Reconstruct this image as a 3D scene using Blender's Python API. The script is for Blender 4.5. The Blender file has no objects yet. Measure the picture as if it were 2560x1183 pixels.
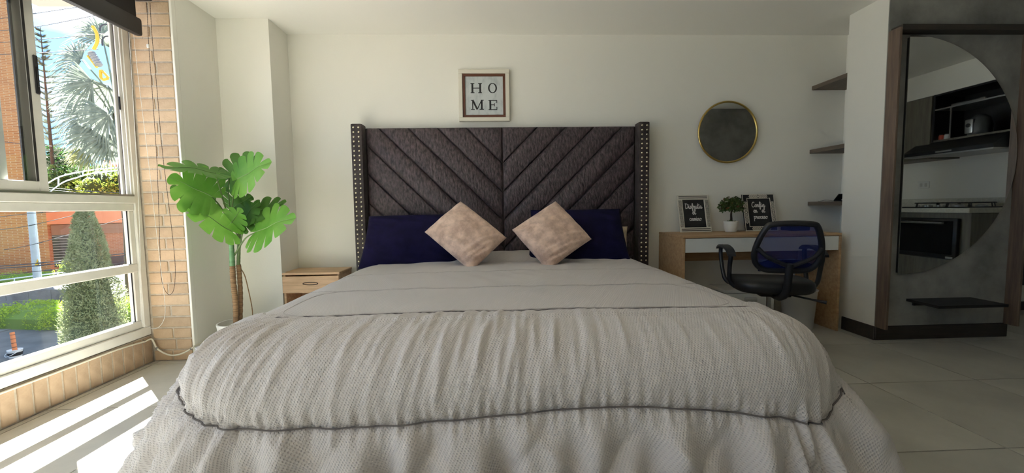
import bpy, bmesh, math, random
import numpy as np
from mathutils import Vector, Matrix

# ------------------------------------------------------------------ camera, sky, sun, exposure
SC = bpy.context.scene
COL = SC.collection
F_PX, PITCH, YAW, ROLL, CAM_H = 1031.34, math.radians(4.00944), math.radians(2.23562), math.radians(0.85156), 0.97


def cam_axes():
    cp, sp, cy, sy, cr, sr = math.cos(PITCH), math.sin(PITCH), math.cos(YAW), math.sin(YAW), math.cos(ROLL), math.sin(ROLL)
    f = Vector((sy * cp, cy * cp, -sp)); r = Vector((cy, -sy, 0)); d = f.cross(r)
    return cr * r + sr * d, -sr * r + cr * d, f


AX_R, AX_D, AX_F = cam_axes()
cam = bpy.data.cameras.new('camera'); cam_o = bpy.data.objects.new('camera', cam); COL.objects.link(cam_o)
cam.sensor_width = 36; cam.lens = F_PX / 2560 * 36; cam.clip_start = 0.02; cam.clip_end = 400
cm = Matrix((AX_R, -AX_D, -AX_F)).transposed().to_4x4(); cm.translation = (0, 0, CAM_H)
cam_o.matrix_world = cm
SC.camera = cam_o

SUN_DIR = Vector((0.55, -0.52, -1.0))
SUN_STRENGTH = 46.0
SKY_STRENGTH = 1.2
EXPOSURE = 1.06
SC.view_settings.view_transform = 'Standard'; SC.view_settings.look = 'None'
SC.view_settings.gamma = 1; SC.view_settings.exposure = EXPOSURE; SC.view_settings.use_curve_mapping = False
try:
    SC.cycles.use_denoising = True
    SC.cycles.max_bounces = 14; SC.cycles.diffuse_bounces = 8; SC.cycles.glossy_bounces = 6
    SC.cycles.transparent_max_bounces = 24; SC.cycles.sample_clamp_indirect = 8
    SC.cycles.caustics_reflective = False; SC.cycles.caustics_refractive = False
except Exception:
    pass

W = bpy.data.worlds.new('sky'); SC.world = W; W.use_nodes = True
nt = W.node_tree; nt.nodes.clear()
tc = nt.nodes.new('ShaderNodeTexCoord'); mp = nt.nodes.new('ShaderNodeMapping')
mp.inputs['Scale'].default_value = (1.0, 1.0, 2.2)
ns = nt.nodes.new('ShaderNodeTexNoise'); ns.inputs['Scale'].default_value = 3.1; ns.inputs['Detail'].default_value = 6
rp = nt.nodes.new('ShaderNodeValToRGB'); rp.color_ramp.elements[0].position = 0.46; rp.color_ramp.elements[1].position = 0.66
rp.color_ramp.elements[0].color = (0.26, 0.50, 0.90, 1); rp.color_ramp.elements[1].color = (0.95, 0.96, 0.98, 1)
bg = nt.nodes.new('ShaderNodeBackground'); bg.inputs['Strength'].default_value = SKY_STRENGTH
wo = nt.nodes.new('ShaderNodeOutputWorld')
nt.links.new(tc.outputs['Generated'], mp.inputs['Vector']); nt.links.new(mp.outputs['Vector'], ns.inputs['Vector'])
nt.links.new(ns.outputs['Fac'], rp.inputs['Fac']); nt.links.new(rp.outputs['Color'], bg.inputs['Color'])
nt.links.new(bg.outputs['Background'], wo.inputs['Surface'])

sun = bpy.data.lights.new('sun', 'SUN'); sun.energy = SUN_STRENGTH; sun.angle = math.radians(0.53); sun.color = (1.0, 0.96, 0.9)
sun_o = bpy.data.objects.new('sun', sun); COL.objects.link(sun_o)
sun_o.rotation_euler = SUN_DIR.to_track_quat('-Z', 'Y').to_euler(); sun_o.location = (-8, 8, 12)


def ray(u, v):
    return AX_R * ((u - 1280) / F_PX) + AX_D * ((v - 591.5) / F_PX) + AX_F


def at(u, v, X=None, Y=None, Z=None, D=None):
    """world point seen at photo pixel (u, v) on a known plane or at a known depth"""
    d = ray(u, v)
    t = X / d.x if X is not None else Y / d.y if Y is not None else (Z - CAM_H) / d.z if Z is not None else D
    p = d * t; p.z += CAM_H
    return p


# ------------------------------------------------------------------ mesh helpers
class MB:
    def __init__(s): s.v = []; s.f = []

    def add(s, vs, fs):
        o = len(s.v); s.v += [tuple(x) for x in vs]; s.f += [tuple(i + o for i in f) for f in fs]; return s

    def box(s, x0, x1, y0, y1, z0, z1, b=0.0):
        if b <= 0:
            vs = [(x0, y0, z0), (x1, y0, z0), (x1, y1, z0), (x0, y1, z0), (x0, y0, z1), (x1, y0, z1), (x1, y1, z1), (x0, y1, z1)]
            return s.add(vs, [(3, 2, 1, 0), (4, 5, 6, 7), (0, 1, 5, 4), (1, 2, 6, 5), (2, 3, 7, 6), (3, 0, 4, 7)])
        b = min(b, abs(x1 - x0) * .49, abs(y1 - y0) * .49, abs(z1 - z0) * .49)
        bm = bmesh.new(); bmesh.ops.create_cube(bm, size=1)
        for v in bm.verts:
            v.co = ((x0 + x1) / 2 + v.co.x * (x1 - x0), (y0 + y1) / 2 + v.co.y * (y1 - y0), (z0 + z1) / 2 + v.co.z * (z1 - z0))
        bmesh.ops.bevel(bm, geom=bm.edges[:], offset=b, segments=2 if b > .006 else 1, profile=.6, affect='EDGES')
        bm.verts.ensure_lookup_table(); bm.verts.index_update()
        s.add([v.co[:] for v in bm.verts], [[v.index for v in f.verts] for f in bm.faces]); bm.free(); return s

    def tube(s, pts, r, n=8, cap=True, closed=False):
        pts = [Vector(p) for p in pts]
        m = len(pts); rs = r if isinstance(r, (list, tuple)) else [r] * m
        prev = None; rings = []
        for i, p in enumerate(pts):
            if closed: t = pts[(i + 1) % m] - pts[i - 1]
            else: t = pts[min(i + 1, m - 1)] - pts[max(i - 1, 0)]
            if t.length < 1e-9: t = Vector((0, 0, 1))
            t.normalize()
            if prev is None:
                a = Vector((0, 0, 1)) if abs(t.z) < .9 else Vector((1, 0, 0))
            else: a = prev
            u = (a - t * a.dot(t)); u.normalize(); w = t.cross(u); prev = u
            rings.append([p + (u * math.cos(2 * math.pi * k / n) + w * math.sin(2 * math.pi * k / n)) * rs[i] for k in range(n)])
        vs = [q for r_ in rings for q in r_]; fs = []
        for i in range(m if closed else m - 1):
            j = (i + 1) % m
            for k in range(n):
                fs.append((i * n + k, i * n + (k + 1) % n, j * n + (k + 1) % n, j * n + k))
        if cap and not closed:
            fs.append(tuple(range(n - 1, -1, -1))); fs.append(tuple((m - 1) * n + k for k in range(n)))
        return s.add(vs, fs)

    def lathe(s, prof, c=(0, 0, 0), n=32, cap=True):
        vs = []; fs = []
        for (r, z) in prof:
            vs += [(c[0] + r * math.cos(2 * math.pi * k / n), c[1] + r * math.sin(2 * math.pi * k / n), c[2] + z) for k in range(n)]
        for i in range(len(prof) - 1):
            for k in range(n):
                fs.append((i * n + k, i * n + (k + 1) % n, (i + 1) * n + (k + 1) % n, (i + 1) * n + k))
        if cap:
            fs.append(tuple(range(n - 1, -1, -1))); fs.append(tuple((len(prof) - 1) * n + k for k in range(n)))
        return s.add(vs, fs)

    def prism(s, poly, axis, a0, a1):
        """polygon in the other two axes, extruded along axis from a0 to a1"""
        n = len(poly); vs = []
        for a in (a0, a1):
            for (p, q) in poly:
                vs.append({'x': (a, p, q), 'y': (p, a, q), 'z': (p, q, a)}[axis])
        fs = [tuple(range(n)), tuple(range(2 * n - 1, n - 1, -1))]
        for i in range(n):
            j = (i + 1) % n; fs.append((j, i, n + i, n + j))
        return s.add(vs, fs)

    def ribbon(s, pts, w, frame, ext=.4):
        """flat stroke: 2-D points mapped by frame(x, y) -> 3-D"""
        P = [Vector((p[0], p[1])) for p in pts]; L = []; R = []
        for i, p in enumerate(P):
            d = P[min(i + 1, len(P) - 1)] - P[max(i - 1, 0)]
            if d.length < 1e-9: d = Vector((1, 0))
            d.normalize(); nn = Vector((-d.y, d.x)); ww = w[i] if isinstance(w, list) else w
            q = p - d * (ww * ext if i == 0 else 0) + d * (ww * ext if i == len(P) - 1 else 0)
            L.append(frame(*(q + nn * ww / 2))); R.append(frame(*(q - nn * ww / 2)))
        s.k = getattr(s, 'k', 0) + 1; off = .0001 * (s.k % 9)      # strokes lie one over another like paint
        L = [(a[0], a[1] - off, a[2]) for a in L]; R = [(a[0], a[1] - off, a[2]) for a in R]
        n = len(P)
        return s.add(L + R, [(i, i + 1, n + i + 1, n + i) for i in range(n - 1)])

    def mesh(s, name, smooth=False, auto=None):
        me = bpy.data.meshes.new(name); me.from_pydata(s.v, [], s.f); me.update()
        bm = bmesh.new(); bm.from_mesh(me); bmesh.ops.recalc_face_normals(bm, faces=bm.faces[:]); bm.to_mesh(me); bm.free()
        if smooth:
            me.polygons.foreach_set('use_smooth', [True] * len(me.polygons))
            if auto:
                try: me.set_sharp_from_angle(angle=math.radians(auto))
                except Exception: pass
        return me

    def build(s, name, mat, parent=None, smooth=False, auto=50):
        return link(name, s.mesh(name, smooth, auto), mat, parent)


def link(name, me, mat=None, parent=None, loc=None, rot=None, scl=None, mtx=None):
    o = bpy.data.objects.new(name, me); COL.objects.link(o)
    if mat is not None and me is not None and len(me.materials) == 0: me.materials.append(mat)
    if parent is not None: o.parent = parent
    if loc is not None: o.location = loc
    if rot is not None: o.rotation_euler = rot
    if scl is not None: o.scale = scl
    if mtx is not None: o.matrix_local = mtx
    return o


def tag(o, label=None, cat=None, group=None, kind=None):
    if label: o['label'] = label
    if cat: o['category'] = cat
    if group: o['group'] = group
    if kind: o['kind'] = kind
    return o


def thing(name, label, cat, loc=(0, 0, 0), group=None, rz=0):
    o = bpy.data.objects.new(name, None); COL.objects.link(o); o.location = loc; o.rotation_euler = (0, 0, rz)
    o.empty_display_size = .1
    return tag(o, label, cat, group)


def struct(o, label=None): return tag(o, label, None, None, 'structure')


# ------------------------------------------------------------------ materials
def mat(name, col, rough=.6, metal=0, var=0, vscale=5, stretch=(1, 1, 1), bump=0, bscale=40, spec=None, sheen=0, col2=None, detail=5, coords='Object', ramp=(.35, .65), trans=0):
    m = bpy.data.materials.new(name); m.use_nodes = True
    t = m.node_tree; b = t.nodes['Principled BSDF']
    c = (*col, 1) if len(col) == 3 else col
    b.inputs['Base Color'].default_value = c; b.inputs['Roughness'].default_value = rough; b.inputs['Metallic'].default_value = metal
    if spec is not None: b.inputs['Specular IOR Level'].default_value = spec
    if sheen: b.inputs['Sheen Weight'].default_value = sheen
    if var or col2 or bump:
        tcn = t.nodes.new('ShaderNodeTexCoord'); mpn = t.nodes.new('ShaderNodeMapping'); mpn.inputs['Scale'].default_value = stretch
        t.links.new(tcn.outputs[coords], mpn.inputs['Vector'])
    if var or col2:
        n = t.nodes.new('ShaderNodeTexNoise'); n.inputs['Scale'].default_value = vscale; n.inputs['Detail'].default_value = detail
        n.inputs['Roughness'].default_value = .6
        t.links.new(mpn.outputs['Vector'], n.inputs['Vector'])
        r = t.nodes.new('ShaderNodeValToRGB'); r.color_ramp.elements[0].position = ramp[0]; r.color_ramp.elements[1].position = ramp[1]
        lo = (*col2, 1) if col2 else tuple(x * (1 - var) for x in c[:3]) + (1,)
        hi = c if col2 else tuple(min(1, x * (1 + var)) for x in c[:3]) + (1,)
        r.color_ramp.elements[0].color = lo; r.color_ramp.elements[1].color = hi
        t.links.new(n.outputs['Fac'], r.inputs['Fac']); t.links.new(r.outputs['Color'], b.inputs['Base Color'])
    if bump:
        n2 = t.nodes.new('ShaderNodeTexNoise'); n2.inputs['Scale'].default_value = bscale; n2.inputs['Detail'].default_value = 4
        t.links.new(mpn.outputs['Vector'], n2.inputs['Vector'])
        bp = t.nodes.new('ShaderNodeBump'); bp.inputs['Strength'].default_value = bump; bp.inputs['Distance'].default_value = .01
        t.links.new(n2.outputs['Fac'], bp.inputs['Height']); t.links.new(bp.outputs['Normal'], b.inputs['Normal'])
    return m


def randomize(m, amt=.15, hue=0.01):
    """per-object colour variation"""
    t = m.node_tree; b = t.nodes['Principled BSDF']
    oi = t.nodes.new('ShaderNodeObjectInfo'); hs = t.nodes.new('ShaderNodeHueSaturation')
    mr = t.nodes.new('ShaderNodeMapRange'); mr.inputs['To Min'].default_value = 1 - amt; mr.inputs['To Max'].default_value = 1 + amt
    t.links.new(oi.outputs['Random'], mr.inputs['Value']); t.links.new(mr.outputs['Result'], hs.inputs['Value'])
    src = b.inputs['Base Color'].links
    if src: t.links.new(src[0].from_socket, hs.inputs['Color'])
    else: hs.inputs['Color'].default_value = b.inputs['Base Color'].default_value
    t.links.new(hs.outputs['Color'], b.inputs['Base Color'])
    return m


M = {}
M['wall'] = mat('wall_paint', (.83, .82, .76), .75, bump=.06, bscale=90)
M['ceil'] = mat('ceiling_paint', (.88, .875, .83), .8, bump=.04, bscale=60)
M['tile'] = randomize(mat('floor_tile_glaze', (.50, .485, .43), .32, var=.12, vscale=2.2, detail=8, bump=.02, bscale=30, spec=.4), .05)
M['grout'] = mat('grout', (.05, .046, .04), .9)
M['brick'] = randomize(mat('pale_brick', (.55, .41, .275), .85, col2=(.45, .325, .21), vscale=9, detail=7, bump=.25, bscale=60), .12)
M['brick2'] = randomize(mat('soldier_brick', (.50, .37, .255), .85, col2=(.38, .27, .18), vscale=8, detail=7, bump=.25, bscale=60), .10)
M['mortar'] = mat('mortar', (.47, .41, .33), .95, var=.12, vscale=40, bump=.3, bscale=120)
M['alu'] = mat('white_window_frame', (.72, .71, .67), .45, var=.04, vscale=14)
M['gasket'] = mat('black_gasket', (.02, .018, .018), .6)
M['blackpl'] = mat('black_plastic', (.012, .012, .014), .45)
M['blind'] = mat('dark_blind_fabric', (.025, .022, .022), .85, bump=.1, bscale=300)
M['greyalu'] = mat('grey_aluminium', (.30, .29, .27), .4, metal=.6)
M['white'] = mat('white_plastic', (.78, .78, .75), .4)
M['cable'] = mat('cream_cable', (.70, .66, .55), .5)
M['chainb'] = mat('brown_bead', (.05, .025, .02), .5)
M['stud'] = mat('brass_stud', (.75, .68, .52), .25, metal=1)
M['navy'] = mat('navy_velvet', (.0065, .005, .034), .9, var=.25, vscale=14, bump=.12, bscale=60, sheen=.02, spec=.2)
M['cushion'] = mat('beige_suede', (.82, .60, .475), .9, col2=(.53, .36, .28), vscale=15, detail=12, bump=.4, bscale=45, sheen=.25, ramp=(.36, .62))
M['cream'] = mat('cream_cotton', (.72, .62, .45), .85, var=.15, vscale=20)
M['sheet'] = mat('white_sheet', (.72, .72, .70), .85, bump=.15, bscale=20)
M['gold'] = mat('gold_rim', (.62, .46, .16), .28, metal=1)
M['mirror'] = mat('mirror_glass', (.80, .82, .80), .02, metal=1)
M['desk'] = mat('oak_laminate', (.55, .365, .20), .5, col2=(.40, .245, .125), vscale=3.5, stretch=(1.2, 14, 14), detail=8, bump=.04, bscale=50)
M['nstand'] = mat('nightstand_oak', (.72, .49, .30), .5, col2=(.52, .33, .19), vscale=3, stretch=(1.4, 12, 16), detail=9, bump=.04, bscale=50)
M['walnut'] = mat('walnut_board', (.21, .145, .105), .5, col2=(.125, .085, .065), vscale=4, stretch=(14, 14, .9), detail=8)
M['darkwood'] = mat('dark_baseboard', (.05, .04, .032), .5, col2=(.032, .026, .022), vscale=4, stretch=(1.2, 12, 12))
M['shelfwood'] = mat('grey_brown_shelf', (.16, .125, .095), .55, col2=(.10, .08, .06), vscale=5, stretch=(12, 1, 12))
M['concrete'] = mat('grey_concrete_paint', (.38, .38, .35), .8, col2=(.19, .19, .175), vscale=3.2, detail=10, bump=.12, bscale=22, ramp=(.30, .62))
M['black'] = mat('black_board', (.012, .012, .013), .45)
M['drawer'] = mat('white_drawer_front', (.74, .75, .72), .4)
M['hole'] = mat('dark_bronze', (.06, .04, .03), .35, metal=.8)
M['mesh_blue'] = None
M['pot'] = mat('white_ceramic', (.78, .77, .72), .35)
M['soil'] = mat('dark_soil', (.035, .028, .022), .95, var=.4, vscale=60)
M['trunk'] = mat('brown_wrapped_trunk', (.38, .235, .12), .8, col2=(.19, .11, .055), vscale=6, stretch=(2, 2, 26), bump=.4, bscale=30)
M['stalk'] = mat('green_stalk', (.16, .32, .15), .5, col2=(.10, .23, .10), vscale=5, stretch=(1, 1, 8))
M['stem'] = mat('olive_stem', (.13, .20, .07), .5)
M['leaf'] = None
M['bonsai'] = randomize(mat('small_leaf', (.075, .13, .025), .6, var=.4, vscale=30), .3)
M['bonsai2'] = mat('reddish_leaf', (.15, .055, .02), .6)
M['bark'] = mat('dark_bark', (.06, .042, .028), .9, bump=.4, bscale=60)
M['chalk'] = mat('chalkboard', (.022, .022, .022), .35, var=.3, vscale=8)
M['ink'] = mat('white_lettering', (.78, .78, .76), .7)
M['inkb'] = mat('black_ink', (.012, .012, .012), .6)
M['fwhite'] = mat('white_frame', (.72, .69, .60), .5, bump=.05, bscale=30)
M['fbrown'] = mat('brown_inner_frame', (.115, .036, .018), .4)
M['art'] = mat('mottled_grey_print', (.56, .60, .61), .7, col2=(.40, .45, .465), vscale=26, detail=8, stretch=(1, 1, .45), ramp=(.30, .52))
M['binm'] = mat('pale_grey_bin', (.55, .54, .51), .5)
M['counter'] = mat('pale_stone_counter', (.62, .61, .52), .35, var=.12, vscale=60)
M['kwood'] = mat('grey_wood_laminate', (.20, .185, .145), .5, col2=(.13, .118, .09), vscale=4, stretch=(12, 12, 1), detail=7)
M['steel'] = mat('brushed_steel', (.45, .45, .43), .35, metal=1)
M['ovenglass'] = mat('black_oven_glass', (.008, .008, .009), .08, spec=.6)
M['red'] = mat('red_jar', (.45, .06, .03), .5)
M['coffee'] = mat('grey_appliance', (.10, .105, .105), .4)


def thin_glass(name, tint=(.93, .95, .95), refl=.9):
    m = bpy.data.materials.new(name); m.use_nodes = True; t = m.node_tree; t.nodes.clear()
    o = t.nodes.new('ShaderNodeOutputMaterial'); mx = t.nodes.new('ShaderNodeMixShader'); tr = t.nodes.new('ShaderNodeBsdfTransparent')
    gl = t.nodes.new('ShaderNodeBsdfGlossy'); fr = t.nodes.new('ShaderNodeFresnel'); fr.inputs['IOR'].default_value = 1.45
    gl.inputs['Roughness'].default_value = .01; tr.inputs['Color'].default_value = (*tint, 1); gl.inputs['Color'].default_value = (refl, refl, refl, 1)
    ge = t.nodes.new('ShaderNodeNewGeometry'); mr = t.nodes.new('ShaderNodeMapRange'); mr.inputs['To Min'].default_value = 1.45; mr.inputs['To Max'].default_value = 1 / 1.45
    t.links.new(ge.outputs['Backfacing'], mr.inputs['Value']); t.links.new(mr.outputs['Result'], fr.inputs['IOR'])   # same reflectance on both faces of the pane
    t.links.new(fr.outputs['Fac'], mx.inputs['Fac']); t.links.new(tr.outputs[0], mx.inputs[1]); t.links.new(gl.outputs[0], mx.inputs[2]); t.links.new(mx.outputs[0], o.inputs['Surface'])
    return m


M['glass'] = thin_glass('window_glass')


def dusty_glass():
    m = thin_glass('dusty_window_glass'); t = m.node_tree
    o = [n for n in t.nodes if n.type == 'OUTPUT_MATERIAL'][0]; src = o.inputs['Surface'].links[0].from_socket
    df = t.nodes.new('ShaderNodeBsdfDiffuse'); df.inputs['Color'].default_value = (.8, .8, .78, 1)
    tcn = t.nodes.new('ShaderNodeTexCoord'); n = t.nodes.new('ShaderNodeTexNoise'); n.inputs['Scale'].default_value = 4; n.inputs['Detail'].default_value = 8
    mr = t.nodes.new('ShaderNodeMapRange'); mr.inputs['From Min'].default_value = .4; mr.inputs['From Max'].default_value = .8; mr.inputs['To Min'].default_value = 0; mr.inputs['To Max'].default_value = .035
    mx = t.nodes.new('ShaderNodeMixShader')
    t.links.new(tcn.outputs['Object'], n.inputs['Vector']); t.links.new(n.outputs['Fac'], mr.inputs['Value']); t.links.new(mr.outputs['Result'], mx.inputs['Fac'])
    t.links.new(src, mx.inputs[1]); t.links.new(df.outputs[0], mx.inputs[2]); t.links.new(mx.outputs[0], o.inputs['Surface'])
    return m


M['dusty'] = dusty_glass()


def mesh_fabric():
    m = bpy.data.materials.new('blue_black_chair_mesh'); m.use_nodes = True; t = m.node_tree; t.nodes.clear()
    o = t.nodes.new('ShaderNodeOutputMaterial'); mx = t.nodes.new('ShaderNodeMixShader'); mx.inputs['Fac'].default_value = .70
    tr = t.nodes.new('ShaderNodeBsdfTransparent'); tr.inputs['Color'].default_value = (.9, .9, 1, 1)
    df = t.nodes.new('ShaderNodeBsdfDiffuse'); df.inputs['Color'].default_value = (.02, .03, .14, 1)
    t.links.new(tr.outputs[0], mx.inputs[1]); t.links.new(df.outputs[0], mx.inputs[2]); t.links.new(mx.outputs[0], o.inputs['Surface'])
    return m


M['mesh_blue'] = mesh_fabric()


def leaf_mat(name, c1, c2, tr=.3, rough=.5):
    m = bpy.data.materials.new(name); m.use_nodes = True; t = m.node_tree; b = t.nodes['Principled BSDF']; o = t.nodes['Material Output']
    tcn = t.nodes.new('ShaderNodeTexCoord'); n = t.nodes.new('ShaderNodeTexNoise'); n.inputs['Scale'].default_value = 5; n.inputs['Detail'].default_value = 5
    r = t.nodes.new('ShaderNodeValToRGB'); r.color_ramp.elements[0].position = .35; r.color_ramp.elements[1].position = .65
    r.color_ramp.elements[0].color = (*c1, 1); r.color_ramp.elements[1].color = (*c2, 1)
    t.links.new(tcn.outputs['Object'], n.inputs['Vector']); t.links.new(n.outputs['Fac'], r.inputs['Fac']); t.links.new(r.outputs['Color'], b.inputs['Base Color'])
    b.inputs['Roughness'].default_value = rough
    td = t.nodes.new('ShaderNodeBsdfTranslucent'); mx = t.nodes.new('ShaderNodeMixShader'); mx.inputs['Fac'].default_value = tr
    t.links.new(r.outputs['Color'], td.inputs['Color']); t.links.new(b.outputs[0], mx.inputs[1]); t.links.new(td.outputs[0], mx.inputs[2]); t.links.new(mx.outputs[0], o.inputs['Surface'])
    return m


M['leaf'] = leaf_mat('monstera_leaf', (.15, .40, .05), (.26, .54, .10), .3)
M['leafd'] = leaf_mat('dark_monstera_leaf', (.07, .19, .03), (.13, .30, .055), .25)
M['hedge'] = leaf_mat('hedge_leaf', (.24, .36, .015), (.42, .55, .04), .35, .7)
M['conifer'] = leaf_mat('conifer_needle', (.15, .19, .075), (.30, .34, .17), .35, .8)
M['palm'] = leaf_mat('palm_frond', (.14, .17, .13), (.24, .27, .21), .35, .7)
M['palmy'] = leaf_mat('yellowed_frond', (.26, .25, .09), (.20, .23, .11), .35, .7)
M['tree'] = leaf_mat('tree_leaf', (.018, .055, .012), (.05, .11, .025), .3, .7)
M['tree2'] = leaf_mat('light_tree_leaf', (.08, .14, .02), (.16, .23, .04), .3, .7)
M['pine'] = leaf_mat('pine_needle', (.06, .075, .055), (.10, .115, .08), .3, .8)
M['bush'] = leaf_mat('yellow_green_leaf', (.25, .30, .03), (.38, .40, .06), .35, .7)

# quilted comforter: bump of small staggered dimples in flat-cloth metres (UV)
m = bpy.data.materials.new('grey_waffle_cotton'); m.use_nodes = True; M['comforter'] = m
t = m.node_tree; b = t.nodes['Principled BSDF']; b.inputs['Roughness'].default_value = .85; b.inputs['Sheen Weight'].default_value = .15
b.inputs['Base Color'].default_value = (.575, .535, .520, 1)
uv = t.nodes.new('ShaderNodeUVMap'); sx = t.nodes.new('ShaderNodeSeparateXYZ'); t.links.new(uv.outputs['UV'], sx.inputs[0])


def mth(op, a, bb=None):
    n = t.nodes.new('ShaderNodeMath'); n.operation = op
    for i, x in enumerate((a, bb)):
        if x is None: continue
        if isinstance(x, (int, float)): n.inputs[i].default_value = x
        else: t.links.new(x, n.inputs[i])
    return n.outputs[0]


su = mth('SINE', mth('MULTIPLY', mth('ADD', sx.outputs[0], mth('MULTIPLY', sx.outputs[1], .35)), 2 * math.pi / .0100)); sv = mth('SINE', mth('MULTIPLY', sx.outputs[1], 2 * math.pi / .0125))
hgt = mth('POWER', mth('MAXIMUM', mth('MULTIPLY', su, sv), 0.0), 1.5)
hgt2 = mth('MULTIPLY', hgt, -1.0)
bp = t.nodes.new('ShaderNodeBump'); bp.inputs['Strength'].default_value = .75; bp.inputs['Distance'].default_value = .0028
t.links.new(hgt2, bp.inputs['Height']); t.links.new(bp.outputs['Normal'], b.inputs['Normal'])

# crushed velvet for the headboard
m = mat('crushed_velvet', (.128, .090, .100), .5, col2=(.015, .009, .012), vscale=48, stretch=(1.5, 1, .55), detail=12, bump=.7, bscale=40, sheen=.1, ramp=(.36, .74)); M['velvet'] = m
M['velvet2'] = mat('velvet_border', (.060, .044, .044), .6, col2=(.02, .014, .015), vscale=20, detail=8, bump=.3, bscale=40, sheen=.08)


def far_brick(name, c1, c2, mortar, sc=1.0):
    m = bpy.data.materials.new(name); m.use_nodes = True; t = m.node_tree; b = t.nodes['Principled BSDF']; b.inputs['Roughness'].default_value = .9
    uvn = t.nodes.new('ShaderNodeUVMap'); br = t.nodes.new('ShaderNodeTexBrick')
    br.inputs['Color1'].default_value = (*c1, 1); br.inputs['Color2'].default_value = (*c2, 1); br.inputs['Mortar'].default_value = (*mortar, 1)
    br.inputs['Scale'].default_value = 1; br.inputs['Brick Width'].default_value = .25 * sc; br.inputs['Row Height'].default_value = .095 * sc; br.inputs['Mortar Size'].default_value = .011 * sc
    t.links.new(uvn.outputs['UV'], br.inputs['Vector']); t.links.new(br.outputs['Color'], b.inputs['Base Color'])
    return m


M['fbrick'] = far_brick('orange_brown_facade_brick', (.40, .155, .045), (.31, .11, .032), (.40, .25, .13))
M['fbrick2'] = far_brick('red_facade_brick', (.42, .155, .075), (.34, .115, .055), (.42, .25, .16))
M['terracotta'] = mat('terracotta_render', (.64, .23, .115), .8, var=.08, vscale=.6)
M['asphalt'] = mat('dark_ground_cloth', (.15, .145, .14), .9, col2=(.09, .087, .085), vscale=1.5, detail=10)
M['street'] = mat('grey_street', (.20, .20, .20), .9, var=.2, vscale=.7)
M['stonewall'] = mat('grey_block_wall', (.17, .16, .15), .9, var=.3, vscale=2, bump=.3, bscale=8)
M['pole'] = mat('grey_blue_pole', (.33, .37, .40), .7, var=.08, vscale=3)
M['yellow'] = mat('yellow_paint', (.52, .33, .02), .5)
M['orange'] = mat('orange_post', (.55, .17, .05), .6)
M['wire'] = mat('dark_wire', (.035, .035, .04), .6)
M['rail'] = mat('galvanised_rail', (.50, .54, .52), .45)
M['grille'] = mat('dark_garage', (.03, .03, .032), .5)
M['slat'] = mat('light_slat', (.38, .38, .37), .5)
M['plaster'] = mat('beige_eave', (.42, .37, .30), .8)
M['insul'] = mat('grey_insulator', (.20, .20, .19), .5)

# ------------------------------------------------------------------ room shell
GZ_OUT = -2.6; CEIL = 2.357; YB = 3.42; XL = -2.250; XR = 5.05; YF = -1.9
YPIER = 2.732; XWHITE = -1.985; YCOL = 3.145; XCOL = -1.615; XPIL = 2.655; YPIL = 2.757; YNICHE = 3.068; XNICHE = 2.947; XPIL2 = 3.63

# floor: grout bed with each tile a piece of it
fl = struct(MB().box(XL - .2, XR + .1, YF - .1, YB + .1, -.12, -.0085).build('floor', M['grout']))
tile_cache = {}
gx = 1.988; gy = 1.4775; ts = .6
i0 = math.floor((XL - gx) / ts); i1 = math.ceil((XR - gx) / ts); j0 = math.floor((YF - gy) / ts); j1 = math.ceil((YB - gy) / ts)
for i in range(i0, i1):
    for j in range(j0, j1):
        x0 = max(gx + i * ts, XL) + .0028; x1 = min(gx + (i + 1) * ts, XR) - .0028
        y0 = max(gy + j * ts, YF) + .0028; y1 = min(gy + (j + 1) * ts, YB) - .0028
        if x1 - x0 < .02 or y1 - y0 < .02: continue
        k = (round(x1 - x0, 3), round(y1 - y0, 3))
        if k not in tile_cache: tile_cache[k] = MB().box(-k[0] / 2, k[0] / 2, -k[1] / 2, k[1] / 2, -.01, 0).mesh('floor_tile')
        link('floor_tile', tile_cache[k], M['tile'], fl, ((x0 + x1) / 2, (y0 + y1) / 2, 0))

struct(MB().box(XL - .35, XR + .2, YF - .2, YB + .2, CEIL, CEIL + .15).build('ceiling', M['ceil']))
struct(MB().box(XCOL - .1, XR + .2, YB, YB + .15, -.1, CEIL).build('wall_back', M['wall']))
# left return: white wall, then boxed column
wl = struct(MB().box(XWHITE - .19, XWHITE, YPIER + .031, YB + .15, -.1, CEIL).build('wall_left', M['wall']))
struct(MB().box(XWHITE, XCOL, YCOL, YB + .1, 0, CEIL).build('wall_column', M['wall']))
struct(MB().box(XWHITE, XWHITE + .012, YPIER + .01, YCOL, 0, .07, .003).box(XWHITE + .012, XCOL, YCOL - .012, YCOL, 0, .07, .003).build('baseboard_left', M['darkwood']))
struct(MB().box(XL - .3, XR + .2, YF - .15, YF, -.1, CEIL).build('wall_front', M['concrete']))
struct(MB().box(XR, XR + .15, YF, YB + .1, -.1, CEIL).build('wall_right', M['wall']))
struct(MB().box(2.95, 4.20, .66, .80, 0, CEIL).build('wall_partition', M['concrete']))   # seen in the round mirror
# pillar on the right with the niche behind it
struct(MB().box(XPIL, XPIL2, YPIL, YNICHE, 0, CEIL).box(XNICHE, XPIL2, YNICHE, YB, 0, CEIL).build('wall_pillar', M['wall']))
struct(MB().box(XPIL - .012, XPIL, YPIL - .012, 3.02, 0, .098, .003).box(XPIL, XPIL2, YPIL - .014, YPIL - .0005, 0, .098, .003).build('baseboard_pillar', M['darkwood']))
struct(MB().box(XPIL2 + .012, XR - .002, YB - .014, YB, 0, .075, .003).build('baseboard_hall', M['darkwood']))

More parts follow.
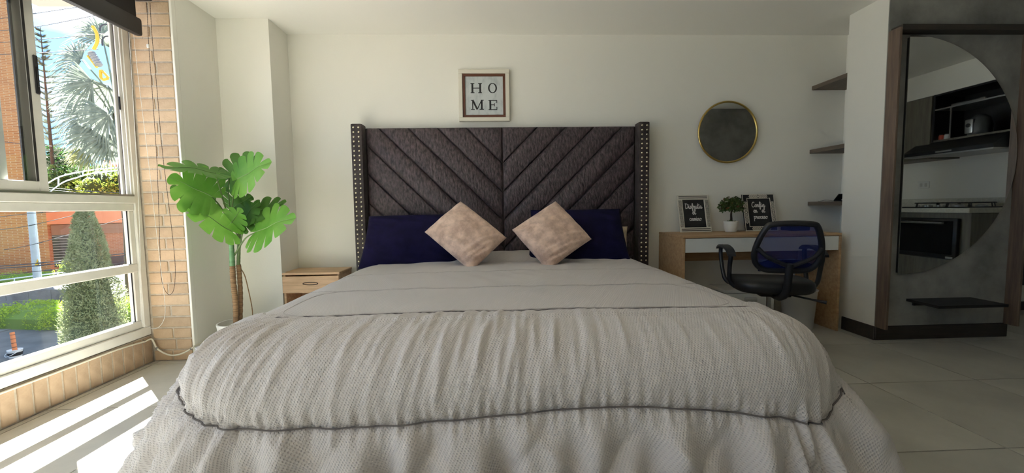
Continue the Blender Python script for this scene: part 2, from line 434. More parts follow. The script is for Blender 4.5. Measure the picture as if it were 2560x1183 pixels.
# brick pier beside the window (face towards the camera) on the window wall
pier = struct(MB().box(XL - .13, XWHITE - .191, YPIER + .005, YB, 0, CEIL).build('wall_pier', M['mortar']))
struct(MB().box(XWHITE - .19, XWHITE - .012, YPIER + .005, YPIER + .03, 0, CEIL).build('wall_mortar', M['mortar']))
struct(MB().box(XWHITE - .013, XWHITE + .001, YPIER - .004, YPIER + .03, 0, CEIL, .002).build('trim_1', M['wall']))
random.seed(4)
bh = .0735; cache = {}
px0 = XL + .002; px1 = XWHITE - .015


def brick_piece(w, h, d, mt, parent, loc):
    k = (round(w, 3), round(h, 3), round(d, 3), mt)
    if k not in cache: cache[k] = MB().box(-w / 2, w / 2, -d / 2, d / 2, -h / 2, h / 2, .0025).mesh('brick')
    return link('brick', cache[k], M[mt], parent, loc)


for c in range(33):
    z = .03 + c * bh - bh * .5 + .012
    top = min(z + bh - .011, CEIL); z = max(z, 0.001)
    if top - z < .02: continue
    cuts = [px0, px1] if c % 2 and (c // 2) % 3 != 0 else [px0, px0 + .125 + (.02 if c % 4 else -.01), px1]
    if c % 2 == 0: cuts = [px0, px0 + .118 + .006 * (c % 3), px1]
    for a, b_ in zip(cuts[:-1], cuts[1:]):
        d = .03
        brick_piece(b_ - a - .010, top - z, d, 'brick', pier, ((a + b_) / 2, YPIER + d / 2 + random.uniform(-.002, .002), (z + top) / 2))

# low wall under the window: one soldier course
low = struct(MB().box(XL - .13, XL - .005, YF, YPIER, -.1, .178).build('wall_sill', M['mortar']))
y = YPIER - .006; sp = .0695; sold = MB().box(-.015, .015, -.0295, .0295, -.083, .083, .0025).mesh('brick')
k = 0
while y - sp > YF + .1 and k < 66:
    link('brick', sold, M['brick2'], low, (XL - .015 + random.uniform(-.0015, .0015), y - sp / 2, .088)); y -= sp; k += 1

# ------------------------------------------------------------------ windows on the left wall (the row goes on past the frame)
XG = -2.280


def window(y1, y0, idx, opened):
    """frame from y0 (near) to y1 (far)"""
    w = struct(bpy.data.objects.new('window_%d' % idx, None)); COL.objects.link(w)
    A = M['alu']
    xo, xi = -2.308, -2.253
    fr = MB().box(xo, xi, y0, y1, .182, .238, .004).box(xo, xi, y1 - .048, y1, .238, 2.28, .004).box(xo, xi, y0, y0 + .048, .238, 2.28, .004).box(xo, xi, y0, y1, 2.28, 2.357, .003)
    fr.build('frame', A, w)
    gy0, gy1 = y0 + .048, y1 - .048
    # fixed lower lights
    MB().box(XG - .022, XG + .014, gy0, gy1, .238, .288, .004).box(XG - .022, XG + .014, gy1 - .034, gy1, .288, .985, .003).box(XG - .022, XG + .014, gy0, gy0 + .034, .288, .985, .003).build('lower_frame', A, w)
    MB().box(XG - .022, XG + .018, gy0, gy1, .600, .654, .004).build('glazing_bar', A, w)
    tr = MB().box(xo, XG + .020, gy0, gy1, .985, 1.03, .004).box(xo, XG + .034, gy0, gy1, 1.03, 1.075, .004).build('transom', A, w)
    MB().box(XG + .024, XG + .028, gy0, gy1, 1.075, 1.086).box(XG - .004, XG, gy0, gy1, 1.075, 1.086).build('sliding_track', M['greyalu'], tr)
    MB().box(XG - .003, XG + .001, gy0 + .02, gy1 - .02, .282, .605).build('pane', M['dusty'], w)
    MB().box(XG - .003, XG + .001, gy0 + .02, gy1 - .02, .65, .99).build('pane', M['dusty'], w)
    MB().box(XG + .0015, XG + .005, gy1 - .040, gy1 - .034, .288, .60).box(XG + .0015, XG + .005, gy1 - .040, gy1 - .034, .654, .985).build('gasket', M['gasket'], w)
    # far jamb tracks of the sliding part
    MB().box(XG - .026, XG - .016, gy1 - .030, gy1, 1.075, 2.28, .002).box(XG - .004, XG + .004, gy1 - .022, gy1, 1.075, 2.28, .002).box(XG + .016, XG + .022, gy1 - .014, gy1, 1.075, 2.28, .002).build('track', A, w)
    MB().box(XG - .016, XG - .005, gy1 - .010, gy1 - .002, 1.075, 2.28).build('gasket', M['gasket'], w)
    MB().box(XG + .002, XG + .010, gy1 - .032, gy1 - .022, 1.60, 1.68, .003).build('catch', M['blackpl'], w)
    # sashes: one slid open
    mid = 2.196 if opened else (gy0 + gy1) / 2

    def sash(a, b_, x, nm='sash'):
        s = MB().box(x - .010, x + .010, b_ - .045, b_, 1.078, 2.275, .003).box(x - .010, x + .010, a, a + .045, 1.078, 2.275, .003)
        s.box(x - .010, x + .010, a + .045, b_ - .045, 1.078, 1.135, .003).box(x - .010, x + .010, a + .045, b_ - .045, 2.22, 2.275, .003)
        so = s.build(nm, A, w)
        MB().box(x + .0105, x + .013, b_ - .056, b_ - .046, 1.135, 2.22).box(x - .012, x - .004, b_ - .092, b_ - .082, 1.135, 2.22).build('gasket', M['gasket'], so)
        MB().box(x - .008, x - .003, b_ - .082, b_ - .046, 1.135, 2.22).build('interlock', M['greyalu'], so)
        MB().box(x - .002, x + .002, a + .04, b_ - .082, 1.13, 2.225).build('pane', M['glass'], so)
        MB().box(x + .010, x + .018, b_ - .026, b_ - .004, 1.565, 1.755, .006).box(x + .016, x + .026, b_ - .02, b_ - .012, 1.60, 1.70, .004).build('handle', M['blackpl'], so)
    if opened:
        sash(mid - 1.0, mid, XG + .013); sash(gy0, mid - .15, XG - .012)
    else:
        sash(mid - .03, gy1, XG + .013); sash(gy0, mid + .03, XG - .012)
    return w


window(YPIER - .002, .62, 1, True)
window(.60, YF + .35, 2, False)
struct(MB().box(XL - .13, XL, YF, YF + .345, .178, CEIL).build('wall_corner', M['wall']))
# exterior eave above the window
struct(MB().box(-2.66, XL - .13, YF, 2.72, 2.50, 2.70).build('eave', M['plaster']))

# roof slab of the neighbouring house, just showing at the top of the opening
sl = at(97, 17, Y=12); struct(MB().box(sl.x, -6.5, 10, 12, sl.z, sl.z + .3, .02).build('roof_slab', M['plaster']))
struct(MB().box(-6.8, -6.5, 10.2, 12, GZ_OUT, sl.z).build('wall_neighbour', M['plaster']))

# ------------------------------------------------------------------ roller blind
bl = thing('roller_blind', 'dark rolled-up roller blind above the window', 'blind', (-2.11, 1.6, 2.3))
MB().tube([(0, -1.2, 0), (0, 1.06, 0)], .042, 20).build('roller_tube', M['blind'], bl, True)
MB().box(-.028, -.024, -1.2, 1.05, -.24, .03).build('fabric', M['blind'], bl)
MB().box(-.034, .006, -1.2, 1.055, -.268, -.165, .014).build('bottom_bar', M['blackpl'], bl, True)
MB().box(-.02, -.008, -1.2, .80, -.135, -.115, .003).build('slat', M['greyalu'], bl)
MB().box(-.05, .05, 1.062, 1.09, -.045, .055, .006).build('bracket', M['blackpl'], bl)


def chain(name, pts, r, m, label, bead=True):
    o = thing(name, label, 'blind chain', pts[0])
    P = [Vector(p) - Vector(pts[0]) for p in pts]
    MB().tube(P, r * .4, 5).build('cord', m, o)
    # beads along the polyline
    mb = MB(); step = r * 3.4; acc = 0
    for a, b_ in zip(P[:-1], P[1:]):
        L = (b_ - a).length; s = (step - acc) if acc else 0
        while s < L:
            c = a.lerp(b_, s / L); mb.add([c + Vector(q) * r for q in ((1, 0, 0), (-1, 0, 0), (0, 1, 0), (0, -1, 0), (0, 0, 1.2), (0, 0, -1.2))], [(0, 2, 4), (2, 1, 4), (1, 3, 4), (3, 0, 4), (2, 0, 5), (1, 2, 5), (3, 1, 5), (0, 3, 5)]); s += step
        acc = (acc + L) % step
    bo = mb.build('beads', m, o, True, None); bo['kind'] = 'stuff'
    return o


def spline(pts, n=8):
    P = [Vector(p) for p in pts]; out = []
    for i in range(len(P) - 1):
        p0 = P[max(i - 1, 0)]; p1 = P[i]; p2 = P[i + 1]; p3 = P[min(i + 2, len(P) - 1)]
        for k in range(n):
            t = k / n
            out.append(.5 * ((2 * p1) + (p2 - p0) * t + (2 * p0 - 5 * p1 + 4 * p2 - p3) * t * t + (3 * p1 - p0 - 3 * p2 + p3) * t ** 3))
    out.append(P[-1]); return out


yb_ = 2.68
cb = chain('bead_chain', spline([at(u, v, Y=yb_) for u, v in ((367, 8), (372, 115), (382, 250), (392, 400), (398, 560), (401, 660), (404, 700), (413, 727), (424, 737), (434, 725), (438, 690), (437, 650), (430, 580), (418, 480), (405, 370), (392, 220), (380, 90), (375, 8))]), .0028, M['chainb'], 'brown bead chain loop hanging in front of brick pier')
pp = at(370, 115, Y=yb_) - cb.location
MB().box(pp.x - .007, pp.x + .007, pp.y - .006, pp.y + .006, pp.z - .012, pp.z + .012, .004).build('connector', M['white'], cb)
yw = 2.655
chain('bead_chain', spline([at(u, v, Y=yw) for u, v in ((322, 78), (330, 200), (340, 380), (347, 520), (351, 660), (353, 790), (358, 808), (372, 819), (388, 822), (402, 813), (411, 795), (413, 770), (409, 725), (402, 670), (396, 620), (384, 520), (373, 420), (356, 280), (344, 180), (334, 84))]), .0026, M['white'], 'white bead chain loop hanging beside the window jamb')

# cream cable along the sill and over the brick pier
xc = XL + .006
pts = [Vector((xc, y_, .168)) for y_ in (.2, 1.0, 1.6, 2.1, 2.45)] + [Vector((xc, 2.6, .160)), Vector((xc + .003, 2.66, .155)), at(378, 848, Y=2.70), at(386, 860, Y=2.708), at(390, 868, Y=2.708)]
pts += [at(u, v, Y=2.708) for u, v in ((398, 876), (412, 884), (430, 889), (450, 886), (470, 877), (484, 868))] + [Vector((XWHITE + .008, 2.72, .10)), Vector((XWHITE + .008, 2.85, .10)), Vector((XWHITE + .008, 3.05, .10))]
cw = thing('cable', 'cream cable running under the window sill and along brick pier', 'cable', pts[0])
MB().tube([p - pts[0] for p in spline(pts, 6)], .0055, 8).build('cord', M['cable'], cw, True)
for q in (Vector((xc, 2.66, .155)), at(392, 871, Y=2.708), at(478, 872, Y=2.708)):
    p = q - pts[0]; MB().box(p.x - .007, p.x + .007, p.y - .007, p.y + .007, p.z - .008, p.z + .008, .003).build('clip', M['greyalu'], cw)

# ------------------------------------------------------------------ bed
bed = thing('bed', 'king bed with dark purple-brown chevron velvet headboard and studded sides', 'bed', (.06, 2.2, 0))


def loc(o): return Vector((0, 0, 0)) - o.location


BX, BY = bed.location.x, bed.location.y
hx0, hx1, hz0, hz1 = -1.005, 1.132, .12, 1.61
hyb = YB - .02; hyf = 3.315
MB().box(hx0 - .09 - BX, hx1 + .09 - BX, hyb - .05 - BY, hyb - BY, .1, hz1, .008).build('headboard_back', M['velvet2'], bed)
for s, (a, b_) in enumerate(((hx0 - .09, hx0 - .004), (hx1 + .004, hx1 + .09))):
    wing = MB().box(a - BX, b_ - BX, hyf - .075 - BY, hyb - .05 - BY, .1, hz1 + .018, .012).build('headboard_wing', M['velvet2'], bed, True)
    for cidx, xs in enumerate((a + .024, b_ - .024)):
        if s == 0 and cidx == 0:
            stud = MB().lathe([(.0085, 0), (.0083, .002), (.0065, .0045), (.0035, .006), (.0008, .0065)], n=10, cap=True).mesh('stud', True)
        for r_ in range(31):
            z = hz1 - .012 - r_ * .0355
            link('stud', stud, M['stud'], wing, (xs - BX, hyf - .075 - BY, z), (math.pi / 2, 0, 0))


def offset_poly(P, d):
    n = len(P); out = []
    for i in range(n):
        a, b_, c = P[i - 1], P[i], P[(i + 1) % n]
        e1 = (b_ - a).normalized(); e2 = (c - b_).normalized()
        n1 = Vector((-e1.y, e1.x)); n2 = Vector((-e2.y, e2.x))
        k = 1 + n1.dot(n2)
        if k < .08: return None
        out.append(b_ + (n1 + n2) * (d / k))
    # validity
    for i in range(n):
        if (out[(i + 1) % n] - out[i]).dot(P[(i + 1) % n] - P[i]) <= 1e-5: return None
    return out


def clip(P, nrm, c):
    out = []
    for i in range(len(P)):
        a, b_ = P[i], P[(i + 1) % len(P)]; da, db = a.dot(nrm) - c, b_.dot(nrm) - c
        if da >= 0: out.append(a)
        if da * db < 0: out.append(a.lerp(b_, da / (da - db)))
    return out


def pad(poly, y_front, mt, name, parent, thick=.045):
    P = [Vector(p) for p in poly]
    ar = sum(P[i - 1].x * P[i].y - P[i].x * P[i - 1].y for i in range(len(P)))
    if ar < 0: P.reverse()
    rings = []; prof = [(0, 0), (.0015, .012), (.005, .021), (.012, .029), (.024, .036), (.040, .041), (.060, .0445), (.076, .0455)]
    for d, h in prof:
        Q = offset_poly(P, d) if d else P
        if Q is None: break
        rings.append([(q.x, y_front - h, q.y) for q in Q])
    n = len(P); vs = [v for r_ in rings for v in r_]; fs = []
    for i in range(len(rings) - 1):
        for k in range(n): fs.append((i * n + k, i * n + (k + 1) % n, (i + 1) * n + (k + 1) % n, (i + 1) * n + k))
    fs.append(tuple((len(rings) - 1) * n + k for k in range(n)))
    return MB().add(vs, fs).build(name, M[mt], parent, True, 60)


hcx = .0625; half = hcx - hx0
for side in (0, 1):
    for kk in range(-6, 6):
        c0 = .098 + .2275 * (kk - 1); c1 = c0 + .2275
        if c0 > 1.0: continue
        if c1 > 1.0: c1 = 3.0
        H = 1.16
        P = [Vector((0, 0)), Vector((half, 0)), Vector((half, H)), Vector((0, H))]  # (a, b) b down
        P = clip(P, Vector((1, -1)), c0); P = clip(P, Vector((-1, 1)), -c1) if P else P
        if len(P) < 3: continue
        Q = []
        for p in P:
            if not Q or (p - Q[-1]).length > 1e-4: Q.append(p)
        if (Q[0] - Q[-1]).length < 1e-4: Q.pop()
        if len(Q) < 3: continue
        poly = [((hx0 + p.x if side == 0 else hx1 - p.x) - BX, hz1 - p.y) for p in Q]
        pad(poly, hyf + .032 - BY, 'velvet', 'padded_strip', bed)
MB().box(hx0 - BX, hx1 - BX, hyf + .025 - BY, hyb - .04 - BY, .12, hz1 - .004, .01).build('headboard_panel', M['velvet2'], bed)
MB().box(hx0 - BX - .0, hx1 - BX, hyf + .0 - BY, hyf + .03 - BY, .12, hz1 - 1.155, .004).build('headboard_lower', M['velvet2'], bed)
MB().box(-.98 - BX + .06, 1.0 - BX + .06, 1.36 - BY, 3.24 - BY, .06, .28, .02).build('bed_base', M['velvet2'], bed)
MB().box(-.97 - BX + .06, .98 - BX + .06, 1.36 - BY, 3.255 - BY, .28, .50, .06).build('mattress', M['sheet'], bed, True)

# ------------------------------------------------------------------ comforter
CX, CA, YFI, RC, CR, CZ = .055, .925, 1.40, .12, .205, .568
rng = np.random.RandomState(3)


def sm(x, a, b_):
    t_ = np.clip((x - a) / (b_ - a), 0, 1); return t_ * t_ * (3 - 2 * t_)


def rounded_seam(x0, x1, y0, y1, r, n=220):
    pts = []
    for (cx_, cy_, a0) in ((x0 + r, y0 + r, math.pi), (x1 - r, y0 + r, 1.5 * math.pi), (x1 - r, y1 - r, 0), (x0 + r, y1 - r, .5 * math.pi)):
        for k in range(9): a = a0 + k / 8 * math.pi / 2; pts.append((cx_ + r * math.cos(a), cy_ + r * math.sin(a)))
    pts.append(pts[0]); P = np.array(pts); L = np.r_[0, np.cumsum(np.hypot(*np.diff(P, axis=0).T))]
    s = np.linspace(0, L[-1], n); return np.c_[np.interp(s, L, P[:, 0]), np.interp(s, L, P[:, 1])]


SEAMS = [rounded_seam(CX - CA - .21, CX + CA + .25, YFI - .335, 1.545, .30, 400), rounded_seam(CX - CA + .02, CX + CA - .02, 1.56, 2.02, .12), rounded_seam(CX - CA - .1, CX + CA + .10, 2.035, 2.55, .16)]
SEAMS[0][:, 1] -= .05 * sm(SEAMS[0][:, 0], .2, 1.1) * sm(-SEAMS[0][:, 1], -1.55, -1.05) - .02 * np.sin(SEAMS[0][:, 0] * 3.2) * sm(-SEAMS[0][:, 1], -1.55, -1.05)
SEAMP = np.concatenate(SEAMS)
SEAMK = np.concatenate([np.full(len(s), k) for k, s in enumerate(SEAMS)])


def surf(fx, fy, detail=True, groove=.013):
    fx = np.asarray(fx, float); fy = np.asarray(fy, float)
    qx = np.clip(fx, CX - CA + RC, CX + CA - RC); qy = np.maximum(fy, YFI + RC)
    vx, vy = fx - qx, fy - qy; L = np.hypot(vx, vy); Ls = np.maximum(L, 1e-6); nx, ny = vx / Ls, vy / Ls; d = L - RC
    # how far each part flares
    right = sm(nx, .1, .8); foot = sm(-ny, .3, .95); left = sm(-nx, .1, .8)
    phm = np.radians(80 - 13 * right - 12 * left + 2 * foot - 6 * (right + left) * foot * 4 * (1 - np.clip(foot, 0, 1)))
    r = CR
    dd = np.maximum(d, 0); ph = np.minimum(dd / r, phm)
    rest = np.maximum(dd - phm * r, 0)
    hof = r * np.sin(ph) + rest * np.cos(phm); drop = r * (1 - np.cos(ph)) + rest * np.sin(phm)
    bx = np.where(L > RC, qx + nx * RC, fx); by = np.where(L > RC, qy + ny * RC, fy)
    X = bx + nx * hof * (d > 0); Y = by + ny * hof * (d > 0); Z = CZ - drop
    # surface normal
    sph = np.where(d > 0, np.sin(ph), 0); cph = np.where(d > 0, np.cos(ph), 1)
    Nx, Ny, Nz = nx * sph, ny * sph, cph
    # gentle crown and head-end rise
    rise = .05 * sm(fy, 2.99, 3.14) * (1 - sm(np.abs(fx - CX), .75, 1.0)) - .014 * np.exp(-((fy - 2.985) / .03) ** 2)
    Z = Z + rise + .012 * (1 - ((fx - CX) / 1.1) ** 2).clip(0) * (d < 0)
    disp = np.zeros_like(fx)
    # distance to seams
    ds = np.full(fx.shape, 9.0); dk = np.zeros(fx.shape, int)
    for k, S in enumerate(SEAMS):
        for i0_ in range(0, len(fx), 4000):
            sl = slice(i0_, i0_ + 4000)
            q = np.sqrt(((fx[sl, None] - S[None, :, 0]) ** 2 + (fy[sl, None] - S[None, :, 1]) ** 2).min(1))
            m_ = q < ds[sl]; ds[sl] = np.where(m_, q, ds[sl]); dk[sl] = np.where(m_, k, dk[sl])
    w_ = np.where(dk == 0, 1.0, .13)
    disp += w_ * (.016 * (1 - np.exp(-(ds / .05) ** 2)) - groove * np.exp(-(ds / .011) ** 2))
    if detail:
        c = np.arctan2(fx - CX, -(fy - 2.1)) * 1.15       # angle around the foot half
        s_ = fx * np.abs(ny) + fy * np.abs(nx)                # running length along the edge
        # gathers that leave the seam
        gk = np.sin(2 * np.pi * s_ / .041 + 3 * np.sin(s_ * 7)) + .6 * np.sin(2 * np.pi * s_ / .027 + 2)
        disp += w_ * .0048 * gk * np.exp(-(ds / .05) ** 2) * (ds > .004) * sm(d, -.1, .1)
        # broad folds in the hanging part
        hang = sm(d, .28, .54)
        fo = np.sin(2 * np.pi * s_ / .205 + 1.4 * np.sin(s_ * 4.1 + 1) - d * 6) + .55 * np.sin(2 * np.pi * s_ / .118 + 2 + d * 5 + np.sin(5 * s_)) + .35 * np.sin(2 * np.pi * s_ / .31 + d * 9)
        fo = fo + 1.1 * (1 - np.abs(np.sin(np.pi * (s_ - 1.1 * (d - .3)) / .37))) ** 3 - .9 * (1 - np.abs(np.sin(np.pi * (s_ + .8 * (d - .3) + .1) / .29))) ** 3
        cor0 = np.clip(4 * (nx * ny) ** 2, 0, 1) * (L > RC)
        disp += .026 * hang * fo * (1 - .55 * cor0) * (1 - .35 * np.abs(nx))
        # corner folds
        cor = np.clip(4 * (nx * ny) ** 2, 0, 1) * (L > RC)
        disp += .030 * hang * cor * np.sin(9 * np.arctan2(ny, nx) + .6)
        # soft wrinkles fanning over the foot panel, stronger on the left
        fan = (fx - CX) + .22 * (fy - 1.2) * (fx - CX - .6)
        wr = 1.2 * (1 - np.abs(np.sin(np.pi * fan / .105 + .8 * np.sin(fy * 7 + fx * 4)))) ** 1.6 + .8 * (1 - np.abs(np.sin(np.pi * fan / .062 + 1.3 * np.sin(fy * 5 + 2 * fx)))) ** 1.4 + .35 * np.sin(2 * np.pi * fan / .033 + 2 * np.sin(fy * 8))
        env = np.exp(-((fy - 1.30) / .20) ** 2) * (.5 + .7 * sm(-(fx - CX), -.5, .7)) * (.75 + .35 * np.sin(fx * 5.3 + 1.2))
        disp += .0115 * wr * env
        # faint creases elsewhere
        disp += .0022 * np.sin(14 * fx + 5 * np.sin(3.1 * fy + 1)) * np.sin(9 * fy + 3 * fx) * (d < .05) + .0015 * np.sin(41 * fx + 9 * fy + 3 * np.sin(8 * fy)) * sm(fy, 1.6, 2.2)
    X = X + Nx * disp; Y = Y + Ny * disp; Z = Z + Nz * disp
    return np.c_[X, Y, np.maximum(Z, .018)]


def contour(n_side, n_foot, n_arc):
    pts = []
    for y_ in np.linspace(3.235, YFI + RC, n_side): pts.append((CX - CA, y_, -1, 0))
    for a in np.linspace(math.pi, 1.5 * math.pi, n_arc + 2)[1:-1]: pts.append((CX - CA + RC + RC * math.cos(a), YFI + RC + RC * math.sin(a), math.cos(a), math.sin(a)))
    for x_ in np.linspace(CX - CA + RC, CX + CA - RC, n_foot): pts.append((x_, YFI, 0, -1))
    for a in np.linspace(1.5 * math.pi, 2 * math.pi, n_arc + 2)[1:-1]: pts.append((CX + CA - RC + RC * math.cos(a), YFI + RC + RC * math.sin(a), math.cos(a), math.sin(a)))
    for y_ in np.linspace(YFI + RC, 3.235, n_side): pts.append((CX + CA, y_, 1, 0))
    return np.array(pts)


CT = contour(150, 190, 60); NC = len(CT)
ds_out = np.r_[np.linspace(0, .66, 70)[1:]]
flat = []
n_in = 74
for k in range(n_in + 1):                       # from the middle line out to the contour
    t_ = k / n_in
    my = np.clip(CT[:, 1], YFI + .93, 3.235)
    flat.append(np.c_[CX + (CT[:, 0] - CX) * t_, my + (CT[:, 1] - my) * t_])
for d_ in ds_out: flat.append(CT[:, :2] + CT[:, 2:] * d_)
flat = np.array(flat); NR = len(flat); ff = flat.reshape(-1, 2)
V3 = surf(ff[:, 0], ff[:, 1])
idx = np.arange(NR * NC).reshape(NR, NC)
faces = np.stack([idx[:-1, :-1], idx[:-1, 1:], idx[1:, 1:], idx[1:, :-1]], -1).reshape(-1, 4)
com = thing('comforter', 'grey quilted waffle comforter spread over the king bed', 'comforter', (CX, 2.2, .02))
me = bpy.data.meshes.new('quilt'); me.from_pydata((V3 - np.array(com.location)).tolist(), [], faces.tolist()); me.update()
uvl = me.uv_layers.new(name='UVMap'); li = np.empty(len(me.loops), int); me.loops.foreach_get('vertex_index', li)
uvl.data.foreach_set('uv', ff[li].astype(np.float32).ravel())
bm = bmesh.new(); bm.from_mesh(me); bmesh.ops.remove_doubles(bm, verts=bm.verts[:], dist=1e-5); bmesh.ops.recalc_face_normals(bm, faces=bm.faces[:]); bm.to_mesh(me); bm.free()
me.polygons.foreach_set('use_smooth', [True] * len(me.polygons))
quilt = link('quilt', me, M['comforter'], com)
M['thread'] = mat('dark_seam_thread', (.13, .115, .11), .9)
M['thread2'] = mat('grey_seam_thread', (.46, .43, .415), .9)
for k, S in enumerate(SEAMS):
    q = surf(S[:, 0], S[:, 1], True, .002) - np.array(com.location)
    MB().tube([Vector(p) for p in q[:-1]], .0028 if k == 0 else .0010, 6, closed=True).build('stitched_seam', M['thread' if k == 0 else 'thread2'], com, True)


# ------------------------------------------------------------------ pillows
def pillow_mesh(w, h, t_, seed, pinch=.07, wrinkle=.006, n=44, bottom=0.0, taper=0.0):
    r_ = random.Random(seed); ph = [r_.uniform(0, 6) for _ in range(8)]
    vs = []; fs = []
    for side in (1, -1):
        for j in range(n + 1):
            for i in range(n + 1):
                u = -1 + 2 * i / n; v = -1 + 2 * j / n
                u_ = math.copysign(abs(u) ** .8, u); v_ = math.copysign(abs(v) ** .8, v)
                x = w / 2 * u_ * (1 - pinch * (1 - v_ * v_)); y = h / 2 * v_ * (1 - pinch * (1 - u_ * u_))
                e = max(0, (1 - u_ ** 2) * (1 - v_ ** 2)); z = t_ / 2 * e ** .42
                if side > 0:
                    edge = min(1, e * 4)
                    z += wrinkle * edge * (math.sin(9 * u + 5 * v + ph[0]) * math.sin(4 * v + ph[1]) + .7 * math.sin(17 * v + 6 * u + ph[2]) * (1 - e))
                    z += bottom * math.sin(31 * v + 9 * u + 4 * u * u + ph[3]) * max(0, -v - u * 0 - .1) * edge
                vs.append((x * (1 - taper * v_), y, z * side))
        o = 0 if side > 0 else (n + 1) ** 2
        for j in range(n):
            for i in range(n):
                a = o + j * (n + 1) + i; q = (a, a + 1, a + n + 2, a + n + 1); fs.append(q if side > 0 else q[::-1])
    me = bpy.data.meshes.new('cover'); me.from_pydata(vs, [], fs); me.update()
    bm = bmesh.new(); bm.from_mesh(me); bmesh.ops.remove_doubles(bm, verts=bm.verts[:], dist=2e-4); bmesh.ops.recalc_face_normals(bm, faces=bm.faces[:]); bm.to_mesh(me); bm.free()
    me.polygons.foreach_set('use_smooth', [True] * len(me.polygons))
    return me


def put_pillow(name, me, m, label, cat, center, xdir, ydir, piping=None, group=None):
    x = Vector(xdir).normalized(); y_ = Vector(ydir); y_ = (y_ - x * x.dot(y_)).normalized(); z = x.cross(y_)
    o = thing(name, label, cat, center, group)
    mt_ = Matrix((x, y_, z)).transposed().to_4x4()
    c = link('cover', me, m, o, mtx=mt_)
    if piping:
        w, h, pinch = piping; P = []
        for s in range(4):
            for k in range(16):
                a = -1 + 2 * k / 16; u, v = [(a, -1), (1, a), (-a, 1), (-1, -a)][s]
                P.append((w / 2 * u * (1 - pinch * (1 - v * v)), h / 2 * v * (1 - pinch * (1 - u * u)), 0))
        pm = MB().tube(P, .004, 6, closed=True).mesh('piping', True); link('piping', pm, m, o, mtx=mt_)
    return o


put_pillow('pillow', pillow_mesh(.72, .42, .17, 1, .03, .009, taper=.07), M['navy'], 'navy pillow at the window side of the bed', 'pillow', (-.630, 3.125, .735), (1, .02, .012), (.0, .42, .90), None, 'navy pillows')
put_pillow('pillow', pillow_mesh(.74, .44, .16, 2, .03, .006, taper=.05), M['navy'], 'navy pillow at the desk side of the bed', 'pillow', (.625, 3.135, .748), (1, -.02, .0), (0, .40, .90), None, 'navy pillows')
CL = {'l': (1052, 600), 't': (1147, 515), 'r': (1272, 597), 'b': (1190, 673)}


def put_cushion(L_, T_, R_, B_, seed, label):
    """square cushion standing on one corner: corners seen at four pixels"""
    b_ = at(*B_, Y=2.80); tp = at(*T_, Y=3.08); l = at(*L_, Y=2.92); r_ = at(*R_, Y=2.94)
    c = (b_ + tp + l + r_) / 4
    xd = ((r_ + tp) - (l + b_)); yd = ((tp + l) - (b_ + r_))
    w = xd.length / 2; h = yd.length / 2
    c.z += .022; c.y -= .03
    return put_pillow('cushion', pillow_mesh(w * 1.0, h * 1.0, .19, seed, .025, .008, bottom=.008), M['cushion'], label, 'cushion', c, xd, yd, None, 'beige cushions')


put_cushion(CL['l'], CL['t'], CL['r'], CL['b'], 5, 'beige suede cushion standing on its corner, against navy pillow at window side')
put_cushion((1273, 595), (1378, 510), (1486, 605), (1375, 670), 9, 'beige suede cushion standing on its corner, against navy pillow at desk side')
put_pillow('pillow', pillow_mesh(.46, .24, .12, 12, .05, .012), M['cream'], 'cream crumpled pillow peeking out behind the navy pillow', 'pillow', (.825, 3.25, .70), (1, 0, -.05), (0, .25, 1))

# ------------------------------------------------------------------ nightstand
nx0, nx1, ny0, ny1 = XCOL + .0, -1.185, 3.14, YB - .012
nsd = thing('nightstand', 'oak nightstand with one drawer between bed and white column', 'nightstand', ((nx0 + nx1) / 2, 3.28, 0))
o_ = nsd.location


def lb(o, x0, x1, y0, y1, z0, z1, bev, name, m, parent=None, smooth=False):
    l = o.location
    return MB().box(x0 - l.x, x1 - l.x, y0 - l.y, y1 - l.y, z0 - l.z, z1 - l.z, bev).build(name, m, parent or o, smooth)


lb(nsd, nx0 + .004, nx1, ny0 - .005, ny1, .487, .505, .003, 'top', M['nstand'])
lb(nsd, nx0 + .01, nx0 + .026, ny0 + .004, ny1, .0, .485, .001, 'side_panel', M['nstand'])
lb(nsd, nx1 - .022, nx1 - .006, ny0 + .004, ny1, .0, .485, .001, 'side_panel', M['nstand'])
lb(nsd, nx0 + .026, nx1 - .022, ny1 - .008, ny1, .02, .485, 0, 'back_panel', M['nstand'])
lb(nsd, nx0 + .026, nx1 - .022, ny0 + .01, ny1 - .01, .04, .056, 0, 'shelf', M['nstand'])
lb(nsd, nx0 + .026, nx1 - .022, ny0 + .02, ny1 - .01, .345, .357, 0, 'divider', M['nstand'])
dr = lb(nsd, nx0 + .008, nx1 - .004, ny0 - .012, ny0 + .004, .352, .478, .003, 'drawer', M['nstand'])
hp = [((nx0 + nx1) / 2 - .0 + .055 * math.cos(a) - o_.x, ny0 - .0135 - o_.y, .422 + .0095 * math.sin(a)) for a in [k * math.pi / 16 for k in range(32)]]
MB().tube(hp, .0032, 6, closed=True).build('handle', M['hole'], dr, True)
wc = at(703, 684, Y=ny0 - .008)
tagl = MB().lathe([(.018, 0), (.018, .002)], n=20).build('cord_cap', M['white'], nsd); tagl.location = (wc.x - o_.x, ny0 + .02 - o_.y, .5052)

# ------------------------------------------------------------------ HOME picture
yp = YB - .002
pc = thing('framed_picture', 'white framed picture with four black letters reading HOME', 'picture', (-.075, YB - .012, 1.872))
PL = pc.location; pw = .204


def ring_frame(mb, x0, x1, z0, z1, t_, y0, y1, bev=.002):
    mb.box(x0, x1, y0, y1, z0, z0 + t_, bev); mb.box(x0, x1, y0, y1, z1 - t_, z1, bev); mb.box(x0, x0 + t_, y0, y1, z0 + t_, z1 - t_, bev); mb.box(x1 - t_, x1, y0, y1, z0 + t_, z1 - t_, bev); return mb


